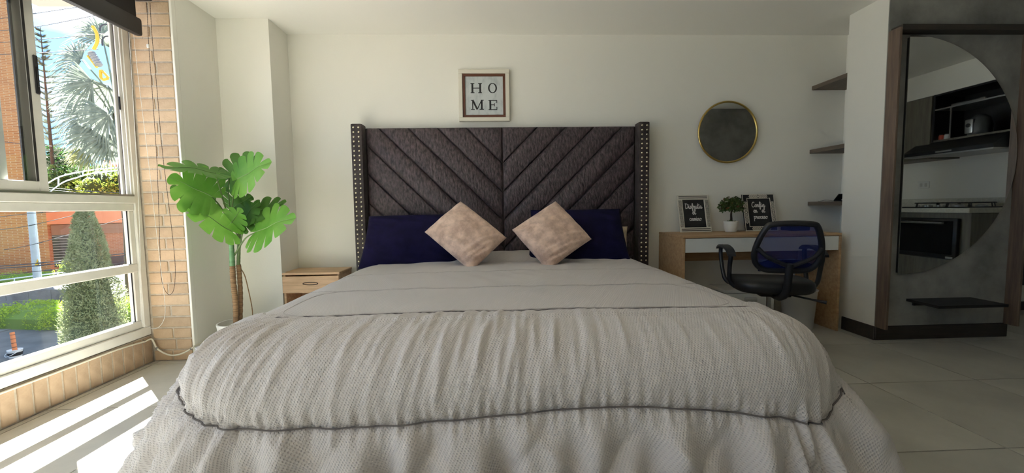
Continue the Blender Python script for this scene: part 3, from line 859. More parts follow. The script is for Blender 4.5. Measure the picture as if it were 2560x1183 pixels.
ring_frame(MB(), -pw, pw, -pw, pw, .032, -.026, .010, .003).build('outer_frame', M['fwhite'], pc)
ring_frame(MB(), -pw + .032, pw - .032, -pw + .032, pw - .032, .020, -.016, .006).build('inner_frame', M['fbrown'], pc)
MB().box(-pw + .05, pw - .05, -.006, .004, -pw + .05, pw - .05).build('print', M['art'], pc)
yl = -.0068
fm = lambda x, z: (x, yl, z)
letters = {
    'H': [((.16, 0), (.16, 1), .17), ((.84, 0), (.84, 1), .17), ((.16, .5), (.84, .5), .07), ((0, .035), (.34, .035), .08), ((0, .965), (.34, .965), .08), ((.66, .035), (1, .035), .08), ((.66, .965), (1, .965), .08)],
    'M': [((.14, 0), (.14, 1), .09), ((.86, 0), (.86, 1), .17), ((.14, 1), (.5, .04), .16), ((.5, .04), (.86, 1), .08), ((0, .035), (.3, .035), .08), ((0, .965), (.2, .965), .08), ((.68, .035), (1.02, .035), .08), ((.82, .965), (1.02, .965), .08)],
    'E': [((.2, 0), (.2, 1), .17), ((.0, .035), (.95, .035), .08), ((.0, .965), (.95, .965), .08), ((.2, .52), (.66, .52), .07), ((.66, .36), (.66, .68), .07), ((.93, .0), (.93, .3), .07), ((.93, .7), (.93, 1), .07)]}
ch = .078
for ch_, x0, z0, cw_ in (('H', -.108, .022, .092), ('M', -.108, -.110, .102), ('E', .034, -.112, .072)):
    mb = MB()
    for (a, b_, w) in letters[ch_]:
        mb.ribbon([(x0 + a[0] * cw_, z0 + a[1] * ch), (x0 + b_[0] * cw_, z0 + b_[1] * ch)], w * .086, fm, 0)
    mb.build('letter', M['inkb'], pc)
mb = MB()
ox, oz = .0685, .061
N_ = 40; vo = []
for k in range(N_):
    a = 2 * math.pi * k / N_; vo.append((ox + .036 * math.cos(a), yl, oz + .040 * math.sin(a))); vo.append((ox + .0235 * math.cos(a), yl, oz + .0335 * math.sin(a)))
mb.add(vo, [(2 * k, 2 * ((k + 1) % N_), 2 * ((k + 1) % N_) + 1, 2 * k + 1) for k in range(N_)])
mb.build('letter', M['inkb'], pc)

# ------------------------------------------------------------------ round mirror
rm = thing('round_mirror', 'round wall mirror with thin gold rim above the desk', 'mirror', (1.935, YB - .02, 1.567))
MB().tube([(.247 * math.cos(2 * math.pi * k / 72), -.006, .247 * math.sin(2 * math.pi * k / 72)) for k in range(72)], .0085, 8, closed=True).build('rim', M['gold'], rm, True)
mg = MB().lathe([(.243, 0), (.243, .006)], n=72).build('mirror_glass', M['mirror'], rm); mg.rotation_euler = (math.pi / 2, 0, 0); mg.location = (0, 0, 0)
mk = MB().lathe([(.235, 0), (.235, .012)], n=48).build('backing', M['black'], rm); mk.rotation_euler = (math.pi / 2, 0, 0); mk.location = (0, .016, 0)

# ------------------------------------------------------------------ desk
dx0, dx1, dy0, dy1, dz = 1.372, 2.578, 2.967, YB - .005, .746
dk = thing('desk', 'oak desk with a long white drawer front against the back wall', 'desk', ((dx0 + dx1) / 2, 3.2, 0))
lb(dk, dx0, dx1, dy0, dy1, dz - .020, dz, .0015, 'desk_top', M['desk'])
lb(dk, dx0, dx0 + .018, dy0, dy1, 0, dz - .0205, .0015, 'side_panel', M['desk'])
lb(dk, dx1 - .018, dx1, dy0, dy1, 0, dz - .0205, .0015, 'side_panel', M['desk'])
lb(dk, dx0 + .0185, dx1 - .0185, dy1 - .03, dy1 - .014, .50, dz - .021, 0, 'modesty_panel', M['desk'])
dw = (dx1 - dx0 - .04) / 2
for k in range(2):
    a = dx0 + .020 + k * dw
    lb(dk, a + .0003, a + dw - .0003 if k == 0 else a + dw, dy0 + .004, dy0 + .02, .618, dz - .024, .001, 'drawer', M['drawer'])
lb(dk, dx0 + .02, dx1 - .02, dy0 + .021, dy1 - .05, .620, .630, 0, 'drawer_base', M['desk'])

# ------------------------------------------------------------------ two framed quotes
def smooth2(pts, n=5):
    return [(p.x, p.y) for p in spline([Vector((a, b_, 0)) for a, b_ in pts], n)]


GL = {  # strokes in a unit em, baseline 0, x-height .5
    'D': ([[(.12, .95), (.10, .5), (.08, .02)], [(.0, .92), (.3, .95), (.55, .6), (.45, .15), (.08, .0)]], .62),
    'C': ([[(.55, .82), (.4, .98), (.15, .7), (.08, .3), (.25, .0), (.5, .1), (.62, .25)]], .62),
    'i': ([[(.0, .2), (.1, .48), (.08, .1), (.18, .0), (.3, .2)], [(.12, .68), (.13, .72)]], .28),
    's': ([[(.0, .15), (.2, .55), (.16, .4), (.26, .15), (.1, .0), (.02, .08)], [(.14, .02), (.36, .2)]], .34),
    'f': ([[(.0, .15), (.25, .7), (.22, 1.0), (.12, .85), (.12, .2), (.1, -.4), (.2, -.42), (.2, -.1), (.3, .15)], [(.0, .42), (.3, .45)]], .30),
    'r': ([[(.0, .2), (.12, .55), (.14, .42), (.28, .45), (.24, .1), (.34, .02), (.42, .2)]], .40),
    'u': ([[(.0, .3), (.06, .5), (.06, .12), (.2, .0), (.32, .3), (.34, .5), (.33, .1), (.44, .02), (.5, .2)]], .48),
    't': ([[(.1, .95), (.08, .4), (.1, .05), (.22, .0), (.32, .2)], [(-.06, .66), (.34, .72)]], .32),
    'a': ([[(.36, .42), (.22, .5), (.06, .3), (.08, .05), (.22, .08), (.36, .48), (.36, .1), (.46, .0), (.54, .2)]], .50),
    'e': ([[(.0, .2), (.22, .3), (.28, .46), (.16, .52), (.05, .25), (.14, .0), (.34, .12)]], .34),
    'l': ([[(.0, .2), (.22, .7), (.22, 1.0), (.12, .9), (.1, .3), (.16, .0), (.3, .15)]], .30),
    'c': ([[(.32, .4), (.2, .52), (.05, .28), (.12, .02), (.26, .04), (.38, .2)]], .36),
    'm': ([[(.0, .3), (.06, .5), (.05, .0)], [(.05, .3), (.18, .5), (.22, .4), (.2, .0)], [(.2, .3), (.34, .5), (.38, .4), (.36, .05), (.5, .15)]], .48),
    'n': ([[(.0, .3), (.06, .5), (.05, .0)], [(.05, .3), (.2, .5), (.26, .4), (.25, .08), (.34, .02), (.42, .18)]], .40),
    'o': ([[(.22, .5), (.08, .4), (.06, .12), (.2, .0), (.32, .15), (.3, .42), (.2, .5), (.3, .38), (.44, .42)]], .40),
    'p': ([[(.02, .4), (.08, .52), (.06, .0), (.04, -.42)], [(.06, .3), (.2, .52), (.34, .4), (.3, .1), (.1, .05)], [(.3, .1), (.42, .2)]], .40)}


def write(mb, text, cx_, z0, em, w, frame):
    tot = sum((GL[c][1] if c != ' ' else .45) for c in text) * em; x = cx_ - tot / 2
    for c in text:
        if c == ' ': x += .45 * em; continue
        for st in GL[c][0]:
            pts = smooth2(st) if len(st) > 2 else st
            mb.ribbon([(x + p[0] * em, z0 + p[1] * em) for p in pts], [w * (.75 + .5 * abs(math.sin(i * .7 + x * 50))) for i in range(len(pts))], frame)
        x += GL[c][1] * em


def quote_frame(label, x, lean, dark, lines, twist):
    y0 = 3.315; o = thing('picture_frame', label, 'picture frame', (x, y0, dz + .001), 'quote frames on the desk')
    w, h = .132, .315
    o.rotation_euler = (-lean, 0, twist)
    base = M['black'] if dark else M['fwhite']; pat = M['fwhite'] if dark else M['inkb']
    mb = MB(); bw = .040
    mb.box(-w, w, 0, .014, 0, bw, .002); mb.box(-w, w, 0, .014, h - bw, h, .002); mb.box(-w, -w + bw, 0, .014, bw, h - bw, .002); mb.box(w - bw, w, 0, .014, bw, h - bw, .002)
    mb.build('frame', base, o)
    MB().box(-w + bw - .004, w - bw + .004, .006, .012, bw - .004, h - bw + .004).build('chalkboard', M['chalk'], o)
    fp = lambda a, b_: (a, -.0008, b_)
    mb = MB()
    if not dark:
        for zc in (.012, .026, h - .012, h - .026): mb.ribbon([(-w + .012, zc), (w - .012, zc)], .0055, fp)
        for s in (-1, 1):
            xc = s * (w - bw / 2 + .002); z = bw + .004; k = 0
            while z < h - bw - .006:
                if k % 2 == 0:
                    for q in range(5 if (k // 2) % 5 else 3): mb.ribbon([(xc - .011 + q * .0055 * (1 if (k // 2) % 5 else 2), z), (xc - .011 + q * .0055 * (1 if (k // 2) % 5 else 2), z + .017)], .0026 if (k // 2) % 5 else .004, fp)
                    z += .022
                else:
                    mb.ribbon([(xc - .013, z), (xc + .013, z)], .003, fp); mb.ribbon([(xc - .013, z + .006), (xc + .013, z + .006)], .0022, fp); z += .0105
                k += 1
    else:
        for s in (-1, 1):   # thin edges
            mb.ribbon([(s * (w - .003), .0), (s * (w - .003), h)], .006, fp); mb.ribbon([(s * (w - bw + .003), bw - .004), (s * (w - bw + .003), h - bw + .004)], .005, fp)
        for zc in (.003, h - .003): mb.ribbon([(-w, zc), (w, zc)], .006, fp)
        for zc in (bw - .003, h - bw + .003): mb.ribbon([(-w + bw, zc), (w - bw, zc)], .005, fp)

        def chev(cx_, cz, ax, n, stp, hw):
            for sgn in (-1, 1):
                for q in range(n):
                    e = sgn * (stp * (q + .9))
                    for s2 in (-1, 1):
                        a = (e + sgn * hw * .65, 0); b_ = (e, s2 * hw)
                        P = [(cx_ + a[0], cz + a[1]), (cx_ + b_[0], cz + b_[1])] if ax == 'x' else [(cx_ + a[1], cz + a[0]), (cx_ + b_[1], cz + b_[0])]
                        mb.ribbon(P, .0042, fp)
            d_ = hw * .62
            P = [(cx_ + d_, cz), (cx_, cz + d_), (cx_ - d_, cz), (cx_, cz - d_), (cx_ + d_, cz)]
            for a, b_ in zip(P[:-1], P[1:]): mb.ribbon([a, b_], .0035, fp)
            mb.ribbon([(cx_ - .002, cz), (cx_ + .002, cz)], .004, fp)
        for zc in (bw / 2, h - bw / 2): chev(0, zc, 'x', 8, .0085, .013)
        for s in (-1, 1): chev(s * (w - bw / 2), h / 2, 'z', 9, .0095, .012)
    mb.build('border_pattern', pat, o)
    mb = MB(); fl_ = lambda a, b_: (a, .0052, b_)
    for text, z, em, dxx in lines:
        mb = MB(); write(mb, text, dxx, z, em, em * .115, fl_); mb.build('lettering', M['ink'], o)
    return o


quote_frame('white patterned picture frame on desk lettered Disfruta el camino', 1.645, math.radians(14), False, [('Disfruta', .200, .044, 0), ('el', .150, .046, .0), ('camino', .097, .042, .005)], math.radians(1.5))
quote_frame('black and white chevron picture frame on desk lettered Confia en el proceso', 2.195, math.radians(14), True, [('Confia', .205, .044, -.004), ('en  el', .158, .042, 0), ('proceso', .104, .042, .006)], math.radians(-3))

# ------------------------------------------------------------------ bonsai
bz = thing('bonsai_plant', 'small artificial bonsai in a white pot between two frames', 'plant', (1.905, 3.27, dz))
MB().lathe([(.036, 0), (.042, .004), (.052, .045), (.056, .085), (.0555, .088), (.052, .088), (.050, .075)], n=32).build('pot', M['pot'], bz, True, 40)
MB().lathe([(.0, .078), (.03, .08), (.0505, .077)], n=20, cap=False).build('soil', M['soil'], bz)
MB().tube([(0, 0, .075), (.002, 0, .11), (.0, .0, .14), (.003, 0, .175)], [.0125, .009, .008, .006], 8).build('trunk', M['bark'], bz, True)


def leaf_cloud(n, fn, size, seed, asp=.5):
    """many small folded leaf blades; fn(rng) -> position, outward normal"""
    r_ = np.random.RandomState(seed); P, Nn = fn(r_, n)
    t1 = r_.normal(size=(n, 3)); t1 = t1 * .8 + Nn * .7; t1 /= np.linalg.norm(t1, axis=1)[:, None]
    t2 = np.cross(t1, r_.normal(size=(n, 3))); t2 /= np.linalg.norm(t2, axis=1)[:, None]
    s = size * r_.uniform(.6, 1.3, (n, 1))
    V = np.stack([P - t1 * s * .5, P + t2 * s * asp * .5, P + t1 * s * .5, P - t2 * s * asp * .5], 1).reshape(-1, 3)
    return V.tolist(), np.arange(4 * n).reshape(-1, 4).tolist()


def blob(cx_, cy_, cz, rx, ry, rz, lo=.75, zmin=-1):
    def fn(r_, n):
        q = r_.normal(size=(n * 3, 3)); q /= np.linalg.norm(q, axis=1)[:, None]; q = q[q[:, 2] > zmin][:n]
        while len(q) < n: q = np.r_[q, q][:n]
        f = r_.uniform(lo, 1, (n, 1)) ; return np.array([cx_, cy_, cz]) + q * f * np.array([rx, ry, rz]), q
    return fn


MB().add(*leaf_cloud(900, blob(0, 0, .205, .098, .085, .085, .35, -.55), .026, 1, .55)).build('foliage', M['bonsai'], bz)
MB().add(*leaf_cloud(60, blob(0, 0, .205, .095, .085, .082, .8, -.4), .022, 2, .55)).build('reddish_leaves', M['bonsai2'], bz)
MB().add(*leaf_cloud(60, blob(0, 0, .083, .044, .044, .012, .3, -.2), .014, 3, .6)).build('moss', M['bonsai'], bz)

# black box at the wall end of the desk
bx = thing('black_box', 'low black box at the niche end of the desk', 'box', (2.50, 3.33, dz))
MB().box(-.095, .07, -.06, .06, 0, .042, .008).build('case', M['black'], bx, True)
MB().box(-.09, .065, -.055, .055, .042, .052, .004).build('lid', M['blackpl'], bx, True)

# ------------------------------------------------------------------ niche shelves
for z, lab in ((1.911, 'top'), (1.386, 'middle'), (.950, 'lowest')):
    s = thing('niche_shelf', '%s of three grey-brown shelves in the wall niche' % lab, 'shelf', (2.80, 3.24, z), 'niche shelves')
    lb(s, XPIL + .003, XNICHE - .0005, YNICHE + .001, YB - .001, z, z + .032, .0015, 'board', M['shelfwood'])
    MB().box(XPIL + .003 - 2.80 - .0015, XPIL + .0032 - 2.80, YNICHE + .002 - 3.24, YB - .002 - 3.24, .001, .031).build('edge_band', M['shelfwood'], s)
sp_ = thing('phone_stand', 'small black stand with thin cable on the lowest niche shelf', 'stand', (2.71, 3.15, .9822))
MB().box(-.03, .03, -.03, .03, 0, .006, .002).build('base', M['black'], sp_)
MB().add([(-.028, .028, .006), (.028, .028, .006), (.028, -.022, .055), (-.028, -.022, .055), (-.028, .034, .006), (.028, .034, .006), (.028, -.016, .058), (-.028, -.016, .058)], [(0, 1, 2, 3), (7, 6, 5, 4), (0, 4, 5, 1), (1, 5, 6, 2), (2, 6, 7, 3), (3, 7, 4, 0)]).build('rest', M['black'], sp_)
MB().tube(spline([(-.03, .03, .004), (-.035, .10, .012), (-.03, .16, .003), (-.02, .2, .003)]), .002, 5).build('cord', M['greyalu'], sp_)

# ------------------------------------------------------------------ mirror panel on the pillar
MPY = YPIL
pan = struct(MB().box(XPIL + .001, XPIL2, MPY - .006, MPY - .0005, .099, CEIL - .001).build('wall_panel', M['concrete']))
fb = thing('mirror_surround', 'brown wooden box frame around the half-moon mirror on pillar', 'frame', (3.13, MPY - .05, 1.1))
lb(fb, XPIL - .0015, XPIL + .016, MPY - .088, MPY - .0065, .094, 2.108, .0015, 'upright', M['walnut'])
lb(fb, XPIL + .016, XPIL2 - .03, MPY - .088, MPY - .0065, 2.09, 2.126, .0015, 'head_board', M['darkwood'])
lb(fb, XPIL2 - .03, XPIL2 - .012, MPY - .088, MPY - .0065, .094, 2.108, .0015, 'upright', M['walnut'])
lb(fb, XPIL + .016, XPIL + .06, MPY - .02, MPY - .0065, .10, 2.09, .001, 'inner_shade_strip', M['black'])  # black strip stands in for the shade in the gap behind the left upright
hm = thing('half_moon_mirror', 'large half-moon mirror on the grey panelled pillar', 'mirror', (2.783, MPY - .03, 1.272))
n = 64; R_ = .806
poly = [(R_ * math.sin(math.pi * k / n), R_ * math.cos(math.pi * k / n)) for k in range(n + 1)]
MB().prism(poly, 'y', 0, .005).build('mirror_glass', M['mirror'], hm)
poly2 = [(x_ * .985 + .004, z_ * .985) for x_, z_ in poly]
MB().prism(poly2, 'y', .005, .0225).build('backing', M['black'], hm)
MB().tube([(p[0], .002, p[1]) for p in poly], .0022, 5).build('edge', M['steel'], hm, True)
shz = .272
bs = thing('floating_shelf', 'black floating shelf low on the pillar under the half-moon mirror', 'shelf', (3.1, 2.6, shz))
P4 = [at(2262, 750, Y=MPY - .007), at(2418, 748, Y=MPY - .007)]
MB().prism([(p[0] - 3.1, p[1] - 2.6) for p in ((2.875, MPY - .007), (2.875 - .005, 2.53), (3.345, 2.53), (3.345, MPY - .007))], 'z', 0, .018).build('board', M['black'], bs)
MB().box(2.92 - 3.1, 3.30 - 3.1, MPY - .02 - 2.6, MPY - .007 - 2.6, -.03, 0).build('cleat', M['black'], bs)

# ------------------------------------------------------------------ office chair
ch_ = thing('office_chair', 'black office chair with blue-black mesh back at the desk', 'chair', (1.80, 2.62, 0), None, math.radians(-15))


def chair_parts(o):
    B = M['blackpl']
    # local: +y is where the chair faces
    seat = MB(); n = 24
    ring = []
    for k in range(n):
        a = 2 * math.pi * k / n; c, s = math.cos(a), math.sin(a)
        ring.append((.235 * math.copysign(abs(c) ** .55, c), .225 * math.copysign(abs(s) ** .6, s) + .03))
    prof = [(.90, .405), (.98, .42), (1.0, .445), (.985, .468), (.93, .482), (.7, .488), (.3, .482)]
    vs = []; fs = []
    for f, z in prof: vs += [(x * f, (y_ - .03) * f + .03, z + (.0 if y_ < .15 else -.012 * (y_ - .15) / .1)) for x, y_ in ring]
    for i in range(len(prof) - 1):
        for k in range(n): fs.append((i * n + k, i * n + (k + 1) % n, (i + 1) * n + (k + 1) % n, (i + 1) * n + k))
    fs.append(tuple(range(n - 1, -1, -1))); fs.append(tuple((len(prof) - 1) * n + k for k in range(n)))
    seat.add(vs, fs); seat.build('seat', M['black'], o, True, 60)
    # back outline: wide in the middle, straight top
    half_ = [(.0, .565), (.09, .567), (.135, .58), (.165, .612), (.178, .655), (.176, .70), (.165, .75), (.147, .80), (.128, .836), (.105, .849), (.0, .855)]
    out = [(x, z) for x, z in half_] + [(-x, z) for x, z in reversed(half_[1:-1])]
    sp2 = spline([Vector((x, 0, z)) for x, z in out] + [Vector((out[0][0], 0, out[0][1]))], 4)[:-1]
    def bend(x, z): return -.205 - .30 * (z - .5) + .35 * x * x
    MB().tube([(p.x, bend(p.x, p.z), p.z) for p in sp2], .017, 10, closed=True).build('back_frame', B, o, True)
    # mesh panel
    cz = .70; rows = 8; vs = [(0, bend(0, cz), cz)]; fs = []; m_ = len(sp2)
    for r_ in range(1, rows + 1):
        for p in sp2:
            x = p.x * r_ / rows; z = cz + (p.z - cz) * r_ / rows; vs.append((x, bend(x, z), z))
    for k in range(m_): fs.append((0, 1 + k, 1 + (k + 1) % m_))
    for r_ in range(rows - 1):
        for k in range(m_):
            a = 1 + r_ * m_; fs.append((a + k, a + (k + 1) % m_, a + m_ + (k + 1) % m_, a + m_ + k))
    MB().add(vs, fs).build('back_mesh', M['mesh_blue'], o, True)
    # Y-shaped rear support
    sup = MB()
    for s in (-1, 1):
        sup.tube(spline([(s * .168, bend(.168, .70) - .02, .705), (s * .12, bend(.12, .66) - .04, .655), (s * .04, bend(.0, .62) - .045, .615), (0, bend(0, .6) - .045, .60)]), [.013] * 25, 8)
    sup.tube(spline([(0, bend(0, .61) - .045, .615), (0, -.27, .52), (0, -.24, .43), (0, -.14, .385), (0, .02, .385)]), [.022] * 33, 8)
    sup.build('back_support', B, o, True)
    MB().add([(x * .9, bend(x, .575 + z) + .012, .575 + z) for x, z in ((-.15, -.02), (.15, -.02), (.165, .03), (.09, .055), (-.09, .055), (-.165, .03))] + [(x * .9, bend(x, .575 + z) + .03, .575 + z) for x, z in ((-.15, -.02), (.15, -.02), (.165, .03), (.09, .055), (-.09, .055), (-.165, .03))],
             [(0, 1, 2, 3, 4, 5), (11, 10, 9, 8, 7, 6)] + [(i, (i + 1) % 6, 6 + (i + 1) % 6, 6 + i) for i in range(6)]).build('lumbar_pad', M['navy'], o)
    for s in (-1, 1):
        loop = spline([(s * .225, -.05, .43), (s * .255, -.04, .47), (s * .262, -.055, .56), (s * .262, -.075, .635), (s * .262, -.02, .672), (s * .262, .08, .682), (s * .262, .155, .672), (s * .262, .165, .62), (s * .258, .135, .53), (s * .25, .10, .46), (s * .225, .09, .43)], 5)
        MB().tube(loop, .0135, 8).build('armrest', B, o, True)
        pd = spline([(s * .262, -.10, .640), (s * .262, -.05, .672), (s * .262, .05, .688), (s * .262, .14, .682), (s * .262, .19, .662)], 4)
        mb = MB(); L = []
        for p in pd: L.append(p)
        vs = []; fs = []
        for i, p in enumerate(L):
            w = .026
            vs += [(p.x - w, p.y, p.z - .006), (p.x + w, p.y, p.z - .006), (p.x + w * .9, p.y, p.z + .008), (p.x - w * .9, p.y, p.z + .008)]
        for i in range(len(L) - 1):
            for k in range(4): fs.append((4 * i + k, 4 * i + (k + 1) % 4, 4 * i + 4 + (k + 1) % 4, 4 * i + 4 + k))
        fs += [(3, 2, 1, 0), tuple(4 * (len(L) - 1) + k for k in range(4))]
        MB().add(vs, fs).build('arm_pad', B, o, True, 50)
    MB().box(-.09, .09, -.10, .14, .375, .405, .01).build('mechanism', B, o)
    MB().tube([(.06, -.02, .388), (.20, -.12, .37), (.26, -.15, .362)], [.006, .006, .012], 8).build('tilt_lever', B, o, True)
    MB().tube([(0, .02, .12), (0, .02, .25)], .028, 16).build('gas_lift_sleeve', B, o, True)
    MB().tube([(0, .02, .25), (0, .02, .38)], .014, 16).build('gas_lift', M['steel'], o, True)
    for k in range(5):
        a = 2 * math.pi * k / 5 + .3; c, s = math.cos(a), math.sin(a)
        leg = MB().tube([(c * .03, .02 + s * .03, .115), (c * .17, .02 + s * .17, .10), (c * .29, .02 + s * .29, .072)], [.026, .02, .014], 8).build('leg', B, o, True)
        cs = MB()
        for q in (-.013, .013):
            cx_, cy_ = c * .29 - s * q, .02 + s * .29 + c * q
            cs.tube([(cx_ - s * .007, cy_ + c * .007, .0255), (cx_ + s * .007, cy_ - c * .007, .0255)], .025, 16)
        cs.tube([(c * .29, .02 + s * .29, .03), (c * .29, .02 + s * .29, .075)], .007, 8)
        cs.build('caster', M['black'], leg, True, 40)


chair_parts(ch_)

# bin and storage box under the desk
bn = thing('waste_bin', 'pale grey open waste bin under the desk by the side panel', 'bin', (2.36, 3.10, 0))
MB().lathe([(.095, 0), (.10, .004), (.122, .29), (.126, .295), (.126, .305), (.119, .305), (.117, .29), (.094, .012), (.0, .01)], n=36, cap=False).build('bucket', M['binm'], bn, True, 40)
MB().tube([(.123 * math.cos(2 * math.pi * k / 36), .123 * math.sin(2 * math.pi * k / 36), .301) for k in range(36)], .005, 6, closed=True).build('rim', M['binm'], bn, True)
sb = thing('storage_box', 'white plastic storage box on the floor under the desk behind chair', 'box', (2.0, 3.26, 0))
MB().box(-.2, .2, -.12, .12, 0, .27, .02).build('body', M['white'], sb, True)
MB().box(-.21, .21, -.13, .13, .27, .30, .012).build('lid', M['white'], sb, True)
MB().box(-.05, .05, -.135, -.118, .2, .235, .005).build('handle', M['binm'], sb, True)

# ------------------------------------------------------------------ monstera
PXc, PYc = -1.735, 2.77
pl = thing('potted_monstera', 'artificial monstera with split leaves in a white pot by the brick pier', 'plant', (PXc, PYc, 0))
PO = pl.location
MB().lathe([(.088, 0), (.096, .006), (.108, .21), (.112, .232), (.111, .238), (.102, .238), (.098, .20)], n=40).build('pot', M['pot'], pl, True, 40)
MB().lathe([(0, .2), (.06, .204), (.1, .198)], n=24, cap=False).build('soil', M['soil'], pl)


def trunkline(px_, Y0): return [at(u, v, Y=Y0) - PO for u, v in px_]


t1 = trunkline([(590, 812), (589, 760), (583, 700), (581, 665)], 2.76); t1g = trunkline([(581, 666), (579, 620), (576, 580), (573, 545)], 2.76)
t2 = trunkline([(600, 808), (601, 740), (598, 680), (596, 662)], 2.80); t2g = trunkline([(596, 663), (597, 620), (598, 570), (596, 530)], 2.80)
def ringed(pts, r, f=.06):
    P = spline(pts, 10); return P, [r * (1 + f * (1 if i % 2 else -1)) for i in range(len(P))]
P, rr = ringed(t1, .0165); MB().tube(P, rr, 14).build('trunk', M['trunk'], pl, True, 85)
P, rr = ringed(t2, .0145); MB().tube(P, rr, 14).build('trunk', M['trunk'], pl, True, 85)
P, rr = ringed(t1g, .0150, .03); MB().tube(P, [r_ * (1.08 - .3 * i / len(P)) for i, r_ in enumerate(rr)], 14).build('green_stalk', M['stalk'], pl, True, 85)
P, rr = ringed(t2g, .0105, .03); MB().tube(P, [r_ * (1.08 - .3 * i / len(P)) for i, r_ in enumerate(rr)], 10).build('green_stalk', M['stem'], pl, True)
MB().tube(spline([at(u, v, Y=2.82) - PO for u, v in ((600, 669), (612, 690), (622, 730), (630, 770), (632, 800))]), .0035, 6).build('drooping_shoot', M['trunk'], pl, True)


def monstera_leaf(base, tip, nrm, width, seed, m, droop=.14, cup=.12):
    r_ = random.Random(seed)
    L = (tip - base).length; x = (tip - base).normalized(); z = (nrm - x * nrm.dot(x)).normalized(); y_ = z.cross(x)
    vs = []; fs = []
    nl = 6; NA = 9; NB = 5

    def O(th):
        # outline point for angle th (0 tip .. pi base lobe); heart with a broad base
        c, s = math.cos(th), math.sin(th)
        X = .36 + .64 * c if c > 0 else .36 + .62 * c
        Yv = .5 * s ** .62 * (1.02 - .16 * c) * (1 - .62 * max(0, c) ** 2.6) + (.06 if th > 2.9 else 0)
        return X, Yv

    def shape(X, Yv):
        zz = cup * abs(Yv) * .55 - droop * (max(0, X) ** 2) - .35 * droop * Yv * Yv * 2 + .02 * math.sin(9 * X + seed)
        return base + x * (X * L) + y_ * (Yv * width) + z * (zz * L)
    for side in (1, -1):
        for k in range(nl):
            th0 = math.pi * (k / nl) ** .9; th1 = math.pi * ((k + 1) / nl) ** .9
            s0 = max(0, .84 * (1 - (k / nl) * 1.28)) if k else .97; s1 = max(0, .84 * (1 - ((k + 1) / nl) * 1.28))
            cut = .32 + r_.uniform(0, .25); gap = r_.uniform(.17, .30) if k not in (nl - 1,) else .04
            o = len(vs)
            for a in range(NA + 1):
                fa = a / NA
                g = gap * max(0, (fa - cut) / (1 - cut)) ** .6 if fa > cut else 0
                for b_ in range(NB + 1):
                    fb_ = b_ / NB
                    thm = (th0 + th1) / 2; th = th0 + (th1 - th0) * fb_; th = thm + (th - thm) * (1 - g)
                    if k == 0: th = th0 + (th1 - th0) * fb_ * (1 - g)
                    ox, oy = O(max(.0, min(math.pi, th)))
                    rnd = 1 - .10 * (abs(2 * fb_ - 1) ** 2.5) * fa      # rounded finger ends
                    sx_ = s0 + (s1 - s0) * fb_
                    X = sx_ + (ox - sx_) * fa * rnd; Yv = oy * fa * rnd
                    p = shape(X, Yv * side)
                    p = p + z * (.022 * L * math.sin(math.pi * fb_) * fa)
                    vs.append(p - PO)
            for a in range(NA):
                for b_ in range(NB):
                    i = o + a * (NB + 1) + b_; q = (i, i + 1, i + NB + 2, i + NB + 1); fs.append(q if side < 0 else q[::-1])
    me = bpy.data.meshes.new('leaf'); me.from_pydata([v[:] for v in vs], [], fs); me.update()
    me.polygons.foreach_set('use_smooth', [True] * len(me.polygons))
    lf = link('leaf', me, m, pl)
    rib = [shape(k / 10 * .97, 0) + z * .002 - PO for k in range(11)]
    MB().tube(rib, [.0035 * (1 - .08 * k) for k in range(11)], 5).build('midrib', M['leafrib'], lf, True)
    return base


M['leafrib'] = mat('leaf_rib', (.20, .34, .11), .5)
tops = [at(575, 560, Y=2.76), at(597, 550, Y=2.80)]
LV = [  # base px, tip px, base Y, tip Y, normal, width, material, trunk, root px
    ((527, 492), (427, 437), 2.66, 2.52, (.35, -.75, .75), .40, 'leaf', (578, 560)),
    ((596, 449), (664, 398), 2.74, 2.66, (.15, -.85, .55), .32, 'leaf', (577, 555)),
    ((643, 580), (724, 536), 2.70, 2.60, (-.15, -.85, .62), .34, 'leaf', (585, 640)),
    ((577, 578), (464, 500), 2.66, 2.50, (.75, -.25, .72), .30, 'leaf', (577, 600)),
    ((538, 432), (398, 401), 2.70, 2.50, (.15, -.35, .95), .30, 'leafd', (575, 560)),
    ((572, 446), (645, 381), 2.84, 2.86, (-.3, -.9, .35), .31, 'leafd', (577, 550)),
    ((622, 540), (708, 497), 2.82, 2.80, (-.25, -.7, .75), .26, 'leafd', (597, 640)),
    ((585, 520), (628, 488), 2.88, 2.92, (-.1, -1, .3), .28, 'leafd', (597, 560)),
    ((578, 560), (600, 522), 2.72, 2.70, (.2, -1, .2), .18, 'leaf', (597, 600)),
    ((520, 502), (432, 462), 2.72, 2.58, (.1, -.6, .85), .34, 'leafd', (575, 580)),
    ((600, 560), (640, 500), 2.78, 2.80, (-.35, -.9, .3), .26, 'leafd', (597, 600)),
]
for i, (b_, tp, yb1, yt1, nr, wd, mm, root) in enumerate(LV):
    p0 = at(*b_, Y=yb1); p1 = at(*tp, Y=yt1)
    monstera_leaf(p0, p1, Vector(nr), wd, i * 7 + 1, M[mm])
    rt = at(*root, Y=2.775)
    mid = rt.lerp(p0, .55) + Vector((0, -.01, .03))
    MB().tube([q - PO for q in spline([rt, mid, p0], 8)], [.0055 * (1 - .02 * k) for k in range(17)], 6).build('stem', M['stem'], pl, True)

# ------------------------------------------------------------------ kitchen along the right wall (seen in the half-moon mirror)
def ky(v): return 2 * 2.757 - v      # mirror the apparent depth back to where it stands


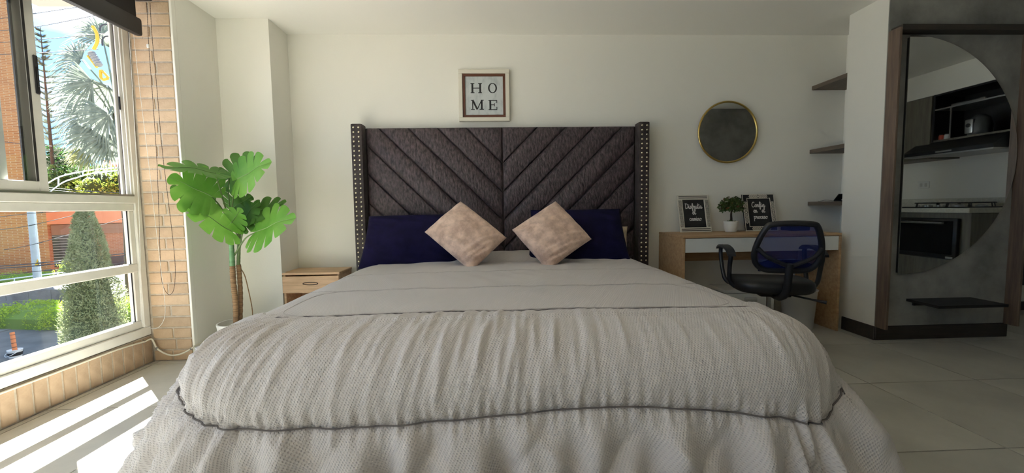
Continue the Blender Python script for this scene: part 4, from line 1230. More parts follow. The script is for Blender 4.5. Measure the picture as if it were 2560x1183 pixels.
KX = 4.45
kc = thing('kitchen_base_cabinet', 'grey wood kitchen base cabinet with built-in oven, seen in half-moon mirror', 'cabinet', (4.75, .3, 0))
ye = ky(3.765)
lb(kc, KX + .02, XR - .002, YF + .01, ye, .10, .855, .002, 'body', M['kwood'])
lb(kc, KX + .08, XR - .05, YF + .01, ye - .05, 0, .10, 0, 'plinth', M['darkwood'])
for k in range(3):
    y1 = ky(4.50) - .006 - k * .55; d_ = lb(kc, KX, KX + .018, y1 - .54, y1, .11, .845, .003, 'door', M['kwood'])
    l = kc.location; MB().tube([(KX - .02 - l.x, y1 - .05 - l.y, .55), (KX - .02 - l.x, y1 - .05 - l.y, .72)], .005, 8).build('handle', M['steel'], d_, True)
lb(kc, KX, KX + .018, ky(4.495), ye, .11, .395, .003, 'drawer', M['kwood'])
ct = thing('countertop', 'pale stone kitchen countertop with upstand, seen in half-moon mirror', 'countertop', (4.75, .3, .86))
lb(ct, KX - .02, XR - .002, YF + .01, ye + .012, .856, .902, .003, 'slab', M['counter'])
lb(ct, XR - .022, XR - .002, YF + .01, ye + .012, .902, 1.0, .002, 'upstand', M['counter'])
ov = thing('oven', 'black glass built-in oven reflected in half-moon mirror', 'oven', (KX, ky(4.15), .6))
lb(ov, KX - .022, KX + .018, ky(4.49), ky(3.845), .402, .802, .006, 'oven_door', M['blackpl'], None, True)
lb(ov, KX - .026, KX - .021, ky(4.44), ky(3.88), .445, .775, .002, 'window', M['ovenglass'])
l = ov.location
MB().tube([(KX - .055 - l.x, ky(4.40) - l.y, .755 - l.z), (KX - .055 - l.x, ky(3.95) - l.y, .755 - l.z)], .011, 10).build('handle', M['steel'], ov, True)
for yy in (ky(4.38), ky(3.97)): MB().box(KX - .055 - l.x, KX - .02 - l.x, yy - .008 - l.y, yy + .008 - l.y, .745 - l.z, .765 - l.z, .002).build('bracket', M['steel'], ov)
lb(ov, KX - .026, KX - .021, ky(3.93) - .002, ky(3.87), .405, .425, 0, 'trim', M['steel'])
ck = thing('gas_cooktop', 'black gas cooktop with cast grates, reflected in half-moon mirror', 'cooktop', (4.74, ky(4.15), .902))
l = ck.location
MB().box(-.26, .24, -.30, .30, 0, .012, .004).build('glass_plate', M['ovenglass'], ck)
for gx_ in (-.13, .11):
    for gy_ in (-.15, .15):
        bo = MB().lathe([(.045, .012), (.045, .026), (.03, .03), (.028, .036), (.0, .037)], (gx_, gy_, 0), 20).build('burner', M['steel'], ck, True, 40)
        g = MB()
        for a in range(4):
            c, s = math.cos(a * math.pi / 2), math.sin(a * math.pi / 2)
            g.tube([(gx_ + c * .02, gy_ + s * .02, .05), (gx_ + c * .105, gy_ + s * .105, .05), (gx_ + c * .115, gy_ + s * .115, .012)], .006, 6)
        g.tube([(gx_ + .1 * math.cos(k * math.pi / 4 + .39), gy_ + .1 * math.sin(k * math.pi / 4 + .39), .05) for k in range(8)], .006, 6, closed=True)
        g.build('grate', M['black'], ck, True)
for k in range(4): MB().lathe([(.014, .012), (.012, .03), (0, .031)], (-.225, -.15 + k * .1, 0), 14).build('knob', M['steel'], ck, True, 40)
uc = thing('kitchen_wall_cabinet', 'grey wood kitchen wall cabinet beside the hood, seen in half-moon mirror', 'cabinet', (4.88, ky(5.0), 1.43))
lb(uc, 4.72, XR - .002, YF + .01, ky(4.39), 1.43, 2.10, .002, 'body', M['kwood'])
for k in range(4):
    y1 = ky(4.39) - .004 - k * .42; lb(uc, 4.70, 4.718, y1 - .41, y1, 1.432, 2.096, .002, 'door', M['kwood'])
so = thing('open_wall_shelf', 'black open wall shelf above the range hood, seen in half-moon mirror', 'shelf unit', (4.88, ky(4.03), 1.6))
ya, yb2 = ky(4.375), ky(3.675)
lb(so, XR - .02, XR - .002, ya, yb2, 1.60, 2.10, 0, 'back', M['black'])
lb(so, 4.70, XR - .021, yb2 - .018, yb2, 1.43, 2.10, .001, 'side_panel', M['kwood'])
lb(so, 4.70, XR - .021, ya, ya + .018, 1.60, 2.10, .001, 'side_panel', M['black'])
lb(so, 4.70, XR - .021, ya + .019, yb2 - .019, 1.60, 1.618, .001, 'bottom_board', M['kwood'])
lb(so, 4.70, XR - .021, ya + .019, yb2 - .019, 1.93, 1.945, .001, 'middle_board', M['steel'])
lb(so, 4.70, XR - .021, ya + .019, yb2 - .019, 2.08, 2.098, .001, 'top_board', M['black'])
lb(so, 4.705, 4.715, ky(4.21), ky(4.20), 1.619, 1.929, 0, 'post', M['steel'])
ap = thing('coffee_maker', 'grey coffee maker on the open shelf, seen in half-moon mirror', 'appliance', (4.82, ky(4.03), 1.6185))
MB().lathe([(.075, 0), (.085, .01), (.088, .10), (.07, .17), (.03, .205), (0, .207)], n=28).build('body', M['coffee'], ap, True, 50)
MB().box(-.10, -.07, -.055, .015, .02, .16, .01).build('front_panel', M['steel'], ap, True)
MB().lathe([(.02, 0), (.02, .006), (.014, .007)], n=20).build('dial', M['black'], ap); bpy.data.objects['dial'].location = (-.10, -.02, .10); bpy.data.objects['dial'].rotation_euler = (0, -math.pi / 2, 0)
for k, (yy, mm, lab) in enumerate(((ky(4.345), 'red', 'small red jar at the end of the open shelf'), (ky(4.29), 'pot', 'small white jar on the open shelf beside red jar'))):
    j = thing('jar', lab + ' in half-moon mirror', 'jar', (4.78, yy, 1.6185)); MB().lathe([(.022, 0), (.026, .006), (.026, .045), (.02, .055)], n=18).build('body', M[mm], j, True, 40)
    MB().lathe([(.021, .055), (.021, .066), (.0, .067)], n=18).build('lid', M['black'], j, True, 40)
lr = thing('roll', 'silver foil roll lying on the top of the open shelf', 'roll', (4.76, ky(4.10), 1.962)); MB().tube([(0, -.14, 0), (0, .14, 0)], .016, 14).build('roll_body', M['steel'], lr, True); MB().tube([(0, .1401, 0), (0, .15, 0)], .008, 10).build('core', M['binm'], lr, True)
hd = thing('range_hood', 'black slanted range hood above the cooktop, seen in half-moon mirror', 'range hood', (4.8, ky(4.1), 1.44))
l = hd.location
MB().prism([(4.56 - l.x, .02), (4.56 - l.x, .055), (4.72 - l.x, .158), (XR - .004 - l.x, .158), (XR - .004 - l.x, .02)], 'y', ky(4.545) - l.y, ky(3.70) - l.y).build('canopy', M['blackpl'], hd)
MB().box(4.57 - l.x, XR - .02 - l.x, ky(4.535) - l.y, ky(3.71) - l.y, .004, .02, .002).build('filter', M['steel'], hd)
MB().box(4.556 - l.x, 4.561 - l.x, ky(4.2) - l.y, ky(4.05) - l.y, .03, .045, .001).build('control_strip', M['steel'], hd)
struct(MB().box(4.70, XR - .001, YF + .01, ky(3.66), 2.101, CEIL - .001).build('wall_bulkhead', M['wall']))
ou = thing('wall_outlet', 'white double outlet on the kitchen wall, seen in half-moon mirror', 'outlet', (XR - .006, ky(4.75), 1.163))
MB().box(-.004, .005, -.065, .065, -.042, .042, .004).build('plate', M['white'], ou)
for s in (-.028, .028): MB().box(-.007, -.003, s - .014, s + .014, -.02, .02, .003).build('socket', M['binm'], ou)
# garment hanging in the hall behind the pillar
gm = thing('hanging_garment', 'dark garment hanging on the hall wall at the right edge', 'garment', (4.62, YB - .06, 1.0))
vs = []; fs = []; n_ = 18
for j in range(13):
    z = -.76 + j * .1
    for i in range(n_):
        a = 2 * math.pi * i / n_; w = .24 - .05 * (j / 12) ** 2; vs.append((w * math.cos(a) * (1 + .04 * math.sin(5 * a + j)), .045 * math.sin(a) * (1 + .3 * math.sin(7 * a)), z))
for j in range(12):
    for i in range(n_): fs.append((j * n_ + i, j * n_ + (i + 1) % n_, (j + 1) * n_ + (i + 1) % n_, (j + 1) * n_ + i))
fs += [tuple(range(n_ - 1, -1, -1)), tuple(12 * n_ + k for k in range(n_))]
MB().add(vs, fs).build('cloth', M['black'], gm, True, 60)
MB().tube(spline([(-.16, 0, .44), (0, 0, .52), (.16, 0, .44)]), .008, 6).tube(spline([(0, 0, .52), (.0, 0, .57), (.02, .03, .60), (0, .055, .58)]), .003, 5).build('hanger', M['steel'], gm, True)

# ------------------------------------------------------------------ outside
GZ = -2.6
tag(MB().box(-70, XL - .4, -30, 70, GZ - .2, GZ).build('ground', M['asphalt']), kind='structure')
st = MB().box(-70, -15.2, -10, 70, GZ, GZ + .02).build('street', M['street']); tag(st, kind='structure')
# outer wall of our own building below the room
struct(MB().box(XL - .32, XL - .135, YF - 1, YPIER, GZ, .17).build('wall_facade', M['fbrick2']))


def uv_box(name, mt, parent, c, ex, ey, w, dpt, h):
    """box with metre UVs: c = lower corner, ex along the facade, ey into the building"""
    c = Vector(c); ex = Vector(ex); ey = Vector(ey); ez = Vector((0, 0, 1))
    P = [c, c + ex * w, c + ex * w + ey * dpt, c + ey * dpt]; P += [p + ez * h for p in P]
    F = [(0, 1, 5, 4), (1, 2, 6, 5), (2, 3, 7, 6), (3, 0, 4, 7), (4, 5, 6, 7), (3, 2, 1, 0)]
    me = bpy.data.meshes.new(name); me.from_pydata([p[:] for p in P], [], F); me.update()
    uvl = me.uv_layers.new(name='UVMap')
    for fi, p in enumerate(me.polygons):
        for k, li_ in enumerate(p.loop_indices):
            q = P[F[fi][k]] - c
            uvl.data[li_].uv = (q.dot(ex) + q.dot(ey), q.z) if fi < 4 else (q.dot(ex), q.dot(ey))
    return link(name, me, mt, parent)


def facade_frame(u0, d0, u1, d1, skew=None):
    a = at(u0, 600, D=d0); b_ = at(u1, 600, D=d1); a.z = b_.z = 0
    ex = (b_ - a); ex.z = 0; L = ex.length; ex.normalize(); ey = Vector((-ex.y, ex.x, 0))
    if ey.dot(a) < 0: ey = -ey
    if skew: ey = Matrix.Rotation(skew, 3, 'Z') @ Vector((b_.x, b_.y, 0)).normalized()
    return a, ex, ey, L


# tall brick building on the left
a, ex, ey, L = facade_frame(-330, 20.5, 121, 24, math.radians(8))
b1 = thing('brick_building', 'tall orange-brown brick building behind the utility pole', 'building', (a.x, a.y, GZ))


def B(p, o): return Vector((p.x, p.y, 0)) - Vector((o.location.x, o.location.y, 0))


uv_box('wall', M['fbrick'], b1, B(a, b1), ex, ey, L, 4, 31)  # upper storeys out of view are added height, to shade the ground below
up = at(3, 655, D=23.2); s0 = (up - a).dot(ex)
uv_box('doorway', M['fbrick2'], b1, B(a, b1) + ex * (s0 - 1.6) - ey * .02, ex, ey, 1.6, .1, 3.6)
MB().add([(B(a, b1) + ex * q[0] - ey * q[1] + Vector((0, 0, q[2])))[:] for q in ((L - 7, .06, 3.75), (L - .02, .06, 3.75), (L - .02, 0, 3.75), (L - 7, 0, 3.75), (L - 7, .06, 3.98), (L - .02, .06, 3.98), (L - .02, 0, 3.98), (L - 7, 0, 3.98))], [(0, 1, 5, 4), (4, 5, 6, 7), (3, 2, 1, 0), (1, 2, 6, 5), (3, 0, 4, 7)]).build('brick_band', M['terracotta'], b1)
for s_, z_, w_, h_ in ((L - 6.2, 8.2, 1.6, 1.7), (L - 6.2, 12.2, 1.6, 1.7)):
    fr_ = uv_box('window', M['slat'], b1, B(a, b1) + ex * s_ - ey * .03 + Vector((0, 0, z_)), ex, ey, w_, .1, h_)
    uv_box('pane', M['ovenglass'], fr_, B(a, b1) + ex * (s_ + .08) - ey * .05 + Vector((0, 0, z_ + .08)), ex, ey, w_ - .16, .05, h_ - .16)
# lower house with the garage grille
a, ex, ey, L = facade_frame(120, 26, 372, 29)
b2 = thing('terracotta_house', 'low terracotta house with a dark slatted garage door, seen behind conifer', 'building', (a.x, a.y, GZ))
pc_ = lambda u, v, dd=26.5: at(u, v, D=dd)


def on_face(u, v):
    d = ray(u, v); n = ey; t_ = (a - Vector((0, 0, CAM_H))).dot(n) / d.dot(n); p = d * t_; p.z += CAM_H; return (p - a).dot(ex), p.z - GZ


A0 = B(a, b2); ztop = on_face(200, 497)[1]; zr = on_face(170, 560)[1]
uv_box('wall', M['fbrick2'], b2, A0, ex, ey, L, 4, zr)
uv_box('terracotta_fascia', M['terracotta'], b2, A0 - ey * .25 + Vector((0, 0, zr)), ex, ey, L, 4.3, ztop - zr)
sL, zB = on_face(137, 668); sR, zT = on_face(192, 586)
uv_box('lintel', mat('brown_lintel', (.26, .125, .075), .8), b2, A0 - ey * .12 + ex * sL + Vector((0, 0, zT)), ex, ey, sR - sL + 3.2, .12, zr - zT - .05)
gd = uv_box('garage_door', M['grille'], b2, A0 - ey * .03 + ex * sL + Vector((0, 0, zB)), ex, ey, sR - sL, .05, zT - zB)
for k in range(12):
    z_ = zB + (zT - zB) * (k + .5) / 12; uv_box('slat', M['slat'], gd, A0 - ey * .07 + ex * sL + Vector((0, 0, z_)), ex, ey, sR - sL, .03, .035)
uv_box('base_course', mat('purple_base', (.10, .06, .06), .9), b2, A0 - ey * .05 + ex * (sR + .8), ex, ey, L - sR - .8, .05, on_face(300, 640)[1])
# brown far block peeping over the trees
a3, ex3, ey3, L3 = facade_frame(276, 62, 330, 62)
b3 = thing('distant_brick_block', 'distant brown brick block seen over the trees beside window jamb', 'building', (a3.x, a3.y, GZ))
uv_box('wall', M['fbrick2'], b3, B(a3, b3), ex3, ey3, L3 + 4, 6, at(285, 408, D=62).z - GZ)
uv_box('parapet', M['terracotta'], b3, B(a3, b3) - ey3 * .2 + Vector((0, 0, at(285, 408, D=62).z - GZ)), ex3, ey3, L3 + 4, 6.2, .4)


def foliage(name, m, parent, n, fn, size, seed, asp=.5): return MB().add(*leaf_cloud(n, fn, size, seed, asp)).build(name, m, parent)


# conifer close to the window
pb = at(226, 860, D=8); cz0 = GZ; ctop = at(204, 528, D=8)
cf = thing('conifer', 'grey-green conical conifer standing close outside the window', 'tree', (at(236, 800, D=8).x, at(236, 800, D=8).y, GZ))
Hc = 1.22 - GZ


def cone_fn(r_, n):
    h_ = r_.uniform(0, 1, n) ** 1.15; a_ = r_.uniform(0, 2 * math.pi, n)
    rad = .60 * (1 - h_) ** .62 * (1 - .35 * np.exp(-(h_ / .12))) * (1 + .12 * np.sin(5 * a_ + 9 * h_) + .1 * np.sin(23 * h_ + 3 * a_)) + .01
    f = r_.uniform(.72, 1.06, n)
    P = np.c_[rad * f * np.cos(a_), rad * f * np.sin(a_), .1 + h_ * (Hc - .1)]
    N = np.c_[np.cos(a_) * .8, np.sin(a_) * .8, np.full(n, .9)]; return P, N


foliage('foliage', M['conifer'], cf, 30000, cone_fn, .068, 5, .24)
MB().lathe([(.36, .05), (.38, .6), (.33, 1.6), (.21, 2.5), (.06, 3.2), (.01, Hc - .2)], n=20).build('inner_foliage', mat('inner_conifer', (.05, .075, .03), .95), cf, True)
MB().tube([(0, 0, 0), (0, 0, 1.0)], [.07, .05], 10).build('trunk', M['bark'], cf)


def hedge(label, u0, v0, u1, v1, w, h, seed, m='hedge', cat='hedge', size=.055, dens=2200):
    p = at(u0, v0, Z=GZ); q = at(u1, v1, Z=GZ); e = q - p; L = e.length; e.normalize(); nrm = Vector((-e.y, e.x, 0))
    if nrm.dot(p) < 0: nrm = -nrm
    o = thing('hedge', label, cat, p, 'clipped garden hedges')

    def fn(r_, n):
        s_ = r_.uniform(0, L, n); a_ = r_.uniform(-.1, math.pi + .1, n); bump_ = 1 + .10 * np.sin(s_ * 3.1) + .07 * np.sin(s_ * 7.7 + 1)
        f = r_.uniform(.82, 1.04, n) * bump_
        cw_ = np.cos(a_); sw_ = np.sin(a_)
        yy = np.sign(cw_) * np.abs(cw_) ** .6 * w / 2 * f + w / 2; zz = np.abs(sw_) ** .6 * np.sign(sw_) * h * f
        zz = np.maximum(zz, r_.uniform(.0, .3, n) * h)
        P = np.outer(s_, e) + np.outer(yy, nrm) + np.c_[np.zeros(n), np.zeros(n), zz]
        N = np.outer(cw_, nrm) + np.c_[np.zeros(n), np.zeros(n), sw_]; return P, N
    foliage('foliage', M[m], o, int(dens * L), fn, size, seed, .6)
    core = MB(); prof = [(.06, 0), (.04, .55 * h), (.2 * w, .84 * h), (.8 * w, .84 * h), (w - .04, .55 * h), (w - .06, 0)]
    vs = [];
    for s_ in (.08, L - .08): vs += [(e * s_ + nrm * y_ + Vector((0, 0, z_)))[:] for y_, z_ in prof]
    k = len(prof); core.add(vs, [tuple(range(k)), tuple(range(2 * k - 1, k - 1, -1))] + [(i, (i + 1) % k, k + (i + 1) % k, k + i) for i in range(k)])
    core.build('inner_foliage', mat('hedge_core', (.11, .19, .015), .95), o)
    return o


hedge('bright green hedge around the foot of the utility pole', -60, 824, 172, 828, 1.7, .60, 8)
hedge('bright green hedge right of the conifer beside window jamb', 278, 826, 372, 800, 1.5, .8, 9)
hedge('dark green hedge along the street behind the railing', -20, 728, 140, 712, 1.0, .75, 10, dens=450)
hedge('yellow-green shrub between the pole and conifer by garage', 138, 708, 205, 706, 1.2, 1.0, 11, 'bush', 'shrub', .09, 500)
# low grey wall behind the hedge
p = at(-60, 790, Z=GZ); q = at(215, 783, Z=GZ); e = (q - p); L = e.length; e.normalize(); nr_ = Vector((-e.y, e.x, 0)); nr_ = nr_ if nr_.dot(p) > 0 else -nr_
lw = thing('low_wall', 'low grey block wall behind the green hedge', 'wall', p)
for r_ in range(2):
    for k in range(int(L / .8) + 1):
        x0 = k * .8 - (.4 if r_ % 2 else 0)
        uv_box('block', M['stonewall'], lw, e * x0 + nr_ * .6 + Vector((0, 0, r_ * .4)), e, nr_, .785, .3, .385)
uv_box('core', M['mortar'], lw, e * .0 + nr_ * .62, e, nr_, L, .26, .78)
# railing on top
ra = thing('street_railing', 'pale metal railing along the street left of the pole', 'railing', at(-40, 760, Z=GZ))
ro = ra.location; p0 = at(-40, 706, D=17.5); p1 = at(132, 684, D=19.5); p1b = at(172, 681, D=20)
MB().tube([p0 - ro, p1 - ro, p1b - ro], .03, 8).build('handrail', M['rail'], ra, True)
for u in (-30, 29, 88, 140):
    t_ = (u + 40) / 212; c = p0.lerp(p1b, t_); MB().tube([c - ro, Vector((c.x, c.y, GZ)) - ro], .022, 8).build('post', M['rail'], ra, True)
# utility pole
pbz = at(99, 775, Z=GZ); up_ = thing('utility_pole', 'grey-blue concrete utility pole with yellow and black bands', 'pole', (pbz.x, pbz.y, GZ))
prj = lambda v: at(99, v, D=(pbz - Vector((0, 0, CAM_H))).dot(AX_F)).z - GZ
zy0, zy1 = prj(767), prj(741)
MB().tube([(0, 0, 0), (0, 0, 9.2)], [.092, .070], 20).build('shaft', M['pole'], up_, True)
for z0_, z1_, mm in ((zy0 - .12, zy0, 'black'), (zy0, zy1, 'yellow'), (zy1, zy1 + .14, 'black')):
    MB().lathe([(.095, z0_), (.094, z1_)], n=24).build('band', M[mm], up_, True, 40)
zt_ = prj(655); dirc = (Vector((0, 0, 0)) - Vector((pbz.x, pbz.y, 0))).normalized(); sd = Vector((0, 0, 1)).cross(dirc)
rt_ = .088
tri = [(dirc * rt_ + sd * q[0] + Vector((0, 0, zt_ + q[1]))) for q in ((-.02, -.12), (.10, -.12), (.075, .14))]
MB().add([q[:] for q in tri] + [(q + dirc * .01)[:] for q in tri], [(0, 1, 2), (5, 4, 3), (0, 3, 4, 1), (1, 4, 5, 2), (2, 5, 3, 0)]).build('warning_sign', M['yellow'], up_)
MB().tube([(dirc * (rt_ + .013) + sd * .085 + Vector((0, 0, zt_ + .05)))[:], (dirc * (rt_ + .013) + sd * .065 + Vector((0, 0, zt_ - .02)))[:], (dirc * (rt_ + .013) + sd * .095 + Vector((0, 0, zt_ - .02)))[:], (dirc * (rt_ + .013) + sd * .075 + Vector((0, 0, zt_ - .09)))[:]], .008, 4).build('bolt_mark', M['black'], up_)
# wires
WD = (pbz - Vector((0, 0, CAM_H))).dot(AX_F)
wires = [((-20, 50, 14), (85, 34, 14), (300, 2, 13)), ((-20, 78, 14.2), (85, 68, 14.2), (260, 34, 13.2)), ((-20, 108, 14), (90, 100, 14), (260, 84, 12.5)), ((-20, 137, 14), (110, 132, 14), (245, 123, 12.5)),
         ((-20, 576, 13), (80, 563, 13), (310, 508, 13)), ((-20, 545, 14), (100, 532, 14), (330, 520, 14)), ((10, 625, 14), (100, 607, 14), (330, 540, 14)), ((-20, 667, 12), (100, 658, 12), (330, 632, 12)), ((-20, 672, 12), (100, 664, 12), (330, 637, 12)), ((-20, 690, 12), (120, 676, 12), (330, 655, 12)),
         ((-20, 352, 14), (60, 360, 14), (130, 366, 14)), ((118, 474, 13), (220, 484, 13), (340, 492, 13)), ((118, 469, 13), (220, 478, 13), (340, 484, 13))]
desc = ['topmost black wire crossing the sky outside', 'thin black wire crossing the sky just below the eave', 'black wire with jumper loop crossing in front of palm', 'lowest black wire in the sky, ending at palm connector', 'sagging wire rising across the brick facade', 'wire just under the transom across the facade', 'slanting wire low on the brick facade', 'upper of the thick cable pair across pole', 'lower of the thick cable pair across pole', 'single wire just below the thick cable pair', 'short wire across the tall brick building behind closed sash', 'lower dark wire under the arched rail', 'upper dark wire under the arched rail']
for k, (w3, lab) in enumerate(zip(wires, desc)):
    P = spline([at(u, v, D=d_) for u, v, d_ in w3], 8); o = thing('overhead_wire', lab, 'wire', P[0], 'overhead wires outside')
    MB().tube([q - P[0] for q in P], .015 if k in (7, 8) else .0095, 5).build('strand', M['wire'], o, True)
    c = P[len(P) // 2] - P[0]; MB().tube([c - (P[-1] - P[0]).normalized() * .1, c + (P[-1] - P[0]).normalized() * .1], .016 if k < 7 else .02, 6).build('splice', M['wire'], o, True)
# yellow sleeved connector in front of the palm
yc = thing('wire_connector', 'grey insulator with yellow sleeved jumpers on wires before palm', 'insulator', at(238, 150, D=12.4))
yo = yc.location; Pq = lambda l_: spline([at(u, v, D=12.4) - yo for u, v in l_], 6)
MB().tube(Pq([(232, 66), (242, 85), (243, 105), (234, 124)]), .045, 8).build('yellow_sleeve', M['yellow'], yc, True)
MB().tube(Pq([(220, 140), (230, 152), (242, 168)]), .04, 8).build('yellow_sleeve', M['yellow'], yc, True)
MB().tube(Pq([(252, 175), (252, 192), (258, 199), (270, 196)]), .04, 8).build('yellow_sleeve', M['yellow'], yc, True)
MB().tube(Pq([(254, 176), (262, 184), (271, 194)]), .035, 8).build('yellow_sleeve', M['yellow'], yc, True)
P = Pq([(228, 132), (238, 147), (248, 164)]); MB().tube(P, [.10 if i % 2 else .075 for i in range(len(P))], 12).build('insulator', M['insul'], yc, True)
MB().tube(Pq([(208, 150), (222, 168), (226, 172)]), .03, 6).build('strap', M['rail'], yc, True)
MB().tube(Pq([(250, 78), (251, 68), (258, 62), (270, 60)]), .022, 6).tube(Pq([(256, 114), (256, 100), (262, 92), (274, 90)]), .022, 6).build('jumper', M['wire'], yc, True)

# fan palm
pk = at(292, 268, D=14.6); pm_ = thing('fan_palm', 'silvery fan palm with drooping yellow-tipped fronds outside the window', 'tree', (pk.x, pk.y, GZ))
po = pm_.location
MB().tube([(0, 0, 0), (.05, .05, 3), (0, 0, pk.z - GZ)], [.2, .17, .15], 12).build('trunk', M['bark'], pm_, True)


def frond(hub_px, dhub, dirpx, radius, spread, tiltn, seed, yellow=False):
    """one fan: blades round a hub point"""
    r_ = random.Random(seed); h_ = at(*hub_px, D=dhub)
    ax = (at(hub_px[0] + dirpx[0], hub_px[1] + dirpx[1], D=dhub) - h_).normalized()
    nrm = (Vector((0, 0, CAM_H)) - h_).normalized() + Vector(tiltn); nrm = (nrm - ax * nrm.dot(ax)).normalized(); sd_ = nrm.cross(ax)
    vs = []; fs = []; nb = 26
    for k in range(nb):
        a = -spread + 2 * spread * k / (nb - 1); d = ax * math.cos(a) + sd_ * math.sin(a); tt = nrm.cross(d)
        R_ = radius * (1 - .28 * (a / spread) ** 2) * r_.uniform(.9, 1.05); w = radius * .027
        o = len(vs); dz_ = r_.uniform(-.05, .05) * radius
        for f, ww in ((.04, .25), (.5, 1.0), (.72, .75), (1.0, .05)):
            c = h_ + d * (R_ * f) - nrm * (.10 * radius * f * f) + nrm * dz_ * f + Vector((0, 0, -.16 * radius * max(0, f - .4) ** 2 * 2))
            fold = nrm * (w * ww * .5)
            vs += [(c - tt * w * ww + fold - po)[:], (c - po)[:], (c + tt * w * ww + fold - po)[:]]
        for i in range(3):
            b_ = o + 3 * i; fs += [(b_, b_ + 1, b_ + 4, b_ + 3), (b_ + 1, b_ + 2, b_ + 5, b_ + 4)]
    fo = MB().add(vs, fs).build('frond', M['palmy' if yellow else 'palm'], pm_)
    MB().tube([h_ - po, h_.lerp(pk, .5) - po + Vector((0, 0, .15)), pk - po], [.02, .028, .035], 6).build('petiole', M['palm'], fo, True)


FR = [((255, 88), 14.2, (-60, -30), 1.35, 1.5), ((205, 150), 13.6, (-70, -10), 1.35, 1.35), ((232, 205), 13.2, (-70, 20), 1.45, 1.2), ((190, 238), 13.8, (-60, 10), 1.1, 1.25), ((270, 215), 13.6, (-40, 50), 1.2, 1.3), ((225, 285), 13.5, (-70, 15), 1.45, 1.15), ((272, 285), 13.2, (-60, 35), 1.3, 1.2), ((255, 330), 13.4, (-55, 45), 1.4, 1.0), ((228, 350), 14.0, (-60, 30), 1.2, 1.1), ((285, 335), 13.6, (-20, 70), 1.3, 1.0), ((276, 120), 14.6, (20, -60), 1.2, 1.4), ((310, 230), 14.2, (40, 30), 1.2, 1.3)]
for k, (hp_, dh, dp, rad, spd) in enumerate(FR): frond(hp_, dh, dp, rad, spd, (0, 0, .35), k)
frond((222, 372), 13.6, (-45, 40), .9, .75, (0, 0, .3), 40, True)

# Norfolk pine
pn = at(131, 400, D=34); np_ = thing('norfolk_pine', 'tall sparse pine standing left of the palm', 'tree', (pn.x, pn.y, GZ))
ptop = at(104, 78, D=34).z - GZ; lean = at(104, 78, D=34) - pn; lean.z = 0
MB().tube([(0, 0, 0), (0, 0, 4), (lean.x * .0, lean.y * .0, ptop)], [.22, .16, .02], 8).build('trunk', M['bark'], np_, True)
r_ = random.Random(5); vs = []; fs = []
zz = 5.0
while zz < ptop - .1:
    f = (ptop - zz) / (ptop - 3); Lb = .25 + 2.6 * f ** .9
    for k in range(5):
        a = r_.uniform(0, 6.28); Lk = Lb * r_.uniform(.7, 1.1); d = Vector((math.cos(a), math.sin(a), .28))
        P = [d * (Lk * t_) + Vector((0, 0, zz - .10 * Lk * math.sin(3.1 * t_) + .12 * Lk * t_ * t_)) for t_ in (0, .3, .6, 1)]
        n0 = len(vs)
        for i in range(12):
            t_ = .12 + .88 * i / 11; c = P[0].lerp(P[3], t_); c.z = zz + d.z * Lk * t_ + .1 * Lk * t_ * t_
            for s in (-1, 1):
                sdv = d.cross(Vector((0, 0, 1))).normalized() * s; b0 = len(vs); w = .035; ln = .30 * (1 - .5 * t_)
                e_ = c + sdv * ln * .8 + d.normalized() * ln * .5 + Vector((0, 0, .12))
                vs += [(c - Vector((0, 0, w)))[:], (c + Vector((0, 0, w)))[:], e_[:]]; fs.append((b0, b0 + 1, b0 + 2))
        b0 = len(vs); w = .03
        vs += [(Vector((0, 0, zz - w)))[:], (Vector((0, 0, zz + w)))[:], (P[3] + Vector((0, 0, .05 * Lk)))[:]]; fs.append((b0, b0 + 1, b0 + 2))
    zz += .46
MB().add(vs, fs).build('branches', M['pine'], np_)


def tree(name, label, u, v_top, v_mid, d_, rx, rz, seed, n=5000, m='tree', size=.28):
    c = at(u, v_mid, D=d_); o = thing(name, label, 'tree', (c.x, c.y, GZ), 'trees beyond the terracotta house')
    MB().tube([(0, 0, 0), (0, 0, c.z - GZ)], [.25, .15], 8).build('trunk', M['bark'], o)

    def fn(r_, n_):
        cs = r_.normal(size=(14, 3)); cs /= np.linalg.norm(cs, axis=1)[:, None]; cs *= np.array([rx, rx, rz]) * .62
        k = r_.randint(0, 14, n_); q = r_.normal(size=(n_, 3)); q /= np.linalg.norm(q, axis=1)[:, None]
        return cs[k] + q * r_.uniform(.8, 1, (n_, 1)) * np.array([rx, rx, rz]) * .48 + np.array([0, 0, c.z - GZ]), q
    foliage('crown', M[m], o, n, fn, size, seed, .55)
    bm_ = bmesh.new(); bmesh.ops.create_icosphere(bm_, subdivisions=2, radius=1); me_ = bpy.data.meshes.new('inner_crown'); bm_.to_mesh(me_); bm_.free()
    link('inner_crown', me_, mat('inner_crown', (.015, .035, .01), .95), o, (0, 0, c.z - GZ), None, (rx * .72, rx * .72, rz * .72))


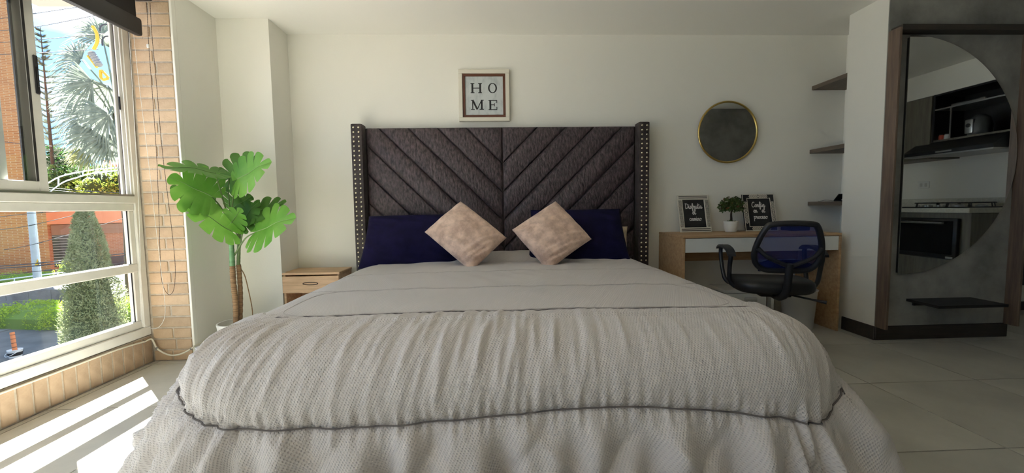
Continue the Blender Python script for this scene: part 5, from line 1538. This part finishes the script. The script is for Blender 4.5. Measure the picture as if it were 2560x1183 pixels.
tree('leafy_tree', 'dense dark green tree below the palm, left part', 148, 380, 445, 36, 2.6, 2.6, 21)
tree('leafy_tree', 'dense dark green tree below the palm, middle part', 205, 410, 465, 34, 2.6, 2.0, 22)
tree('leafy_tree', 'lighter green tree beside the window jamb under palm', 268, 425, 470, 33, 2.2, 1.7, 23, m='tree2')
tree('leafy_tree', 'green tree mass behind the norfolk pine trunk', 110, 430, 470, 40, 2.6, 2.2, 24)
# arched rail
ar = thing('arched_rail', 'pale double arched metal rail below the palm', 'railing', at(83, 600, D=16.8))
ao = ar.location
MB().tube([q - ao for q in spline([at(u, v, D=16.8) for u, v in ((84, 500), (100, 472), (125, 455), (150, 442), (190, 432), (240, 424), (300, 419), (340, 418))], 6)], .026, 6).build('upper_tube', M['rail'], ar, True)
MB().tube([q - ao for q in spline([at(u, v, D=16.8) for u, v in ((84, 530), (118, 488), (135, 472), (160, 455), (190, 445), (230, 434), (300, 426), (340, 424))], 6)], .026, 6).build('lower_tube', M['rail'], ar, True)
for u, va, vb in ((146, 444, 465), (207, 430, 440)): MB().tube([at(u, va, D=16.8) - ao, at(u, vb, D=16.8) - ao], .026, 6).build('strut', M['rail'], ar, True)
pq = at(84, 500, D=16.8); MB().tube([pq - ao, Vector((pq.x, pq.y, GZ)) - ao], .03, 6).build('post', M['rail'], ar, True)
# bucket with orange post
bp_ = at(39, 893, Z=GZ); bk = thing('bucket', 'white paint bucket on the dark ground holding an orange post', 'bucket', bp_)
MB().lathe([(.105, 0), (.11, .004), (.135, .19), (.14, .195), (.13, .2), (.125, .19), (.1, .16), (0, .155)], n=24, cap=False).build('pail', M['white'], bk, True, 40)
MB().lathe([(.122, .05), (.136, .135)], n=24, cap=False).build('print_band', M['inkb'], bk, True)
MB().tube(spline([(-.135, 0, .18), (-.14, -.09, .09), (-.05, -.16, .06), (.08, -.15, .10), (.135, 0, .18)]), .006, 6).build('bail_handle', M['white'], bk, True)
op = thing('orange_post', 'orange banded post standing in the white bucket', 'post', bp_ + Vector((0, 0, .157)))
dl = at(30, 831, D=(bp_ - Vector((0, 0, CAM_H))).dot(AX_F)) - op.location
MB().tube([(0, 0, 0), dl], .045, 10).build('post_tube', M['orange'], op, True)
for f in (.2, .42, .64, .86): MB().tube([dl * (f - .012), dl * (f + .012)], .048, 10).build('band', M['inkb'], op, True)
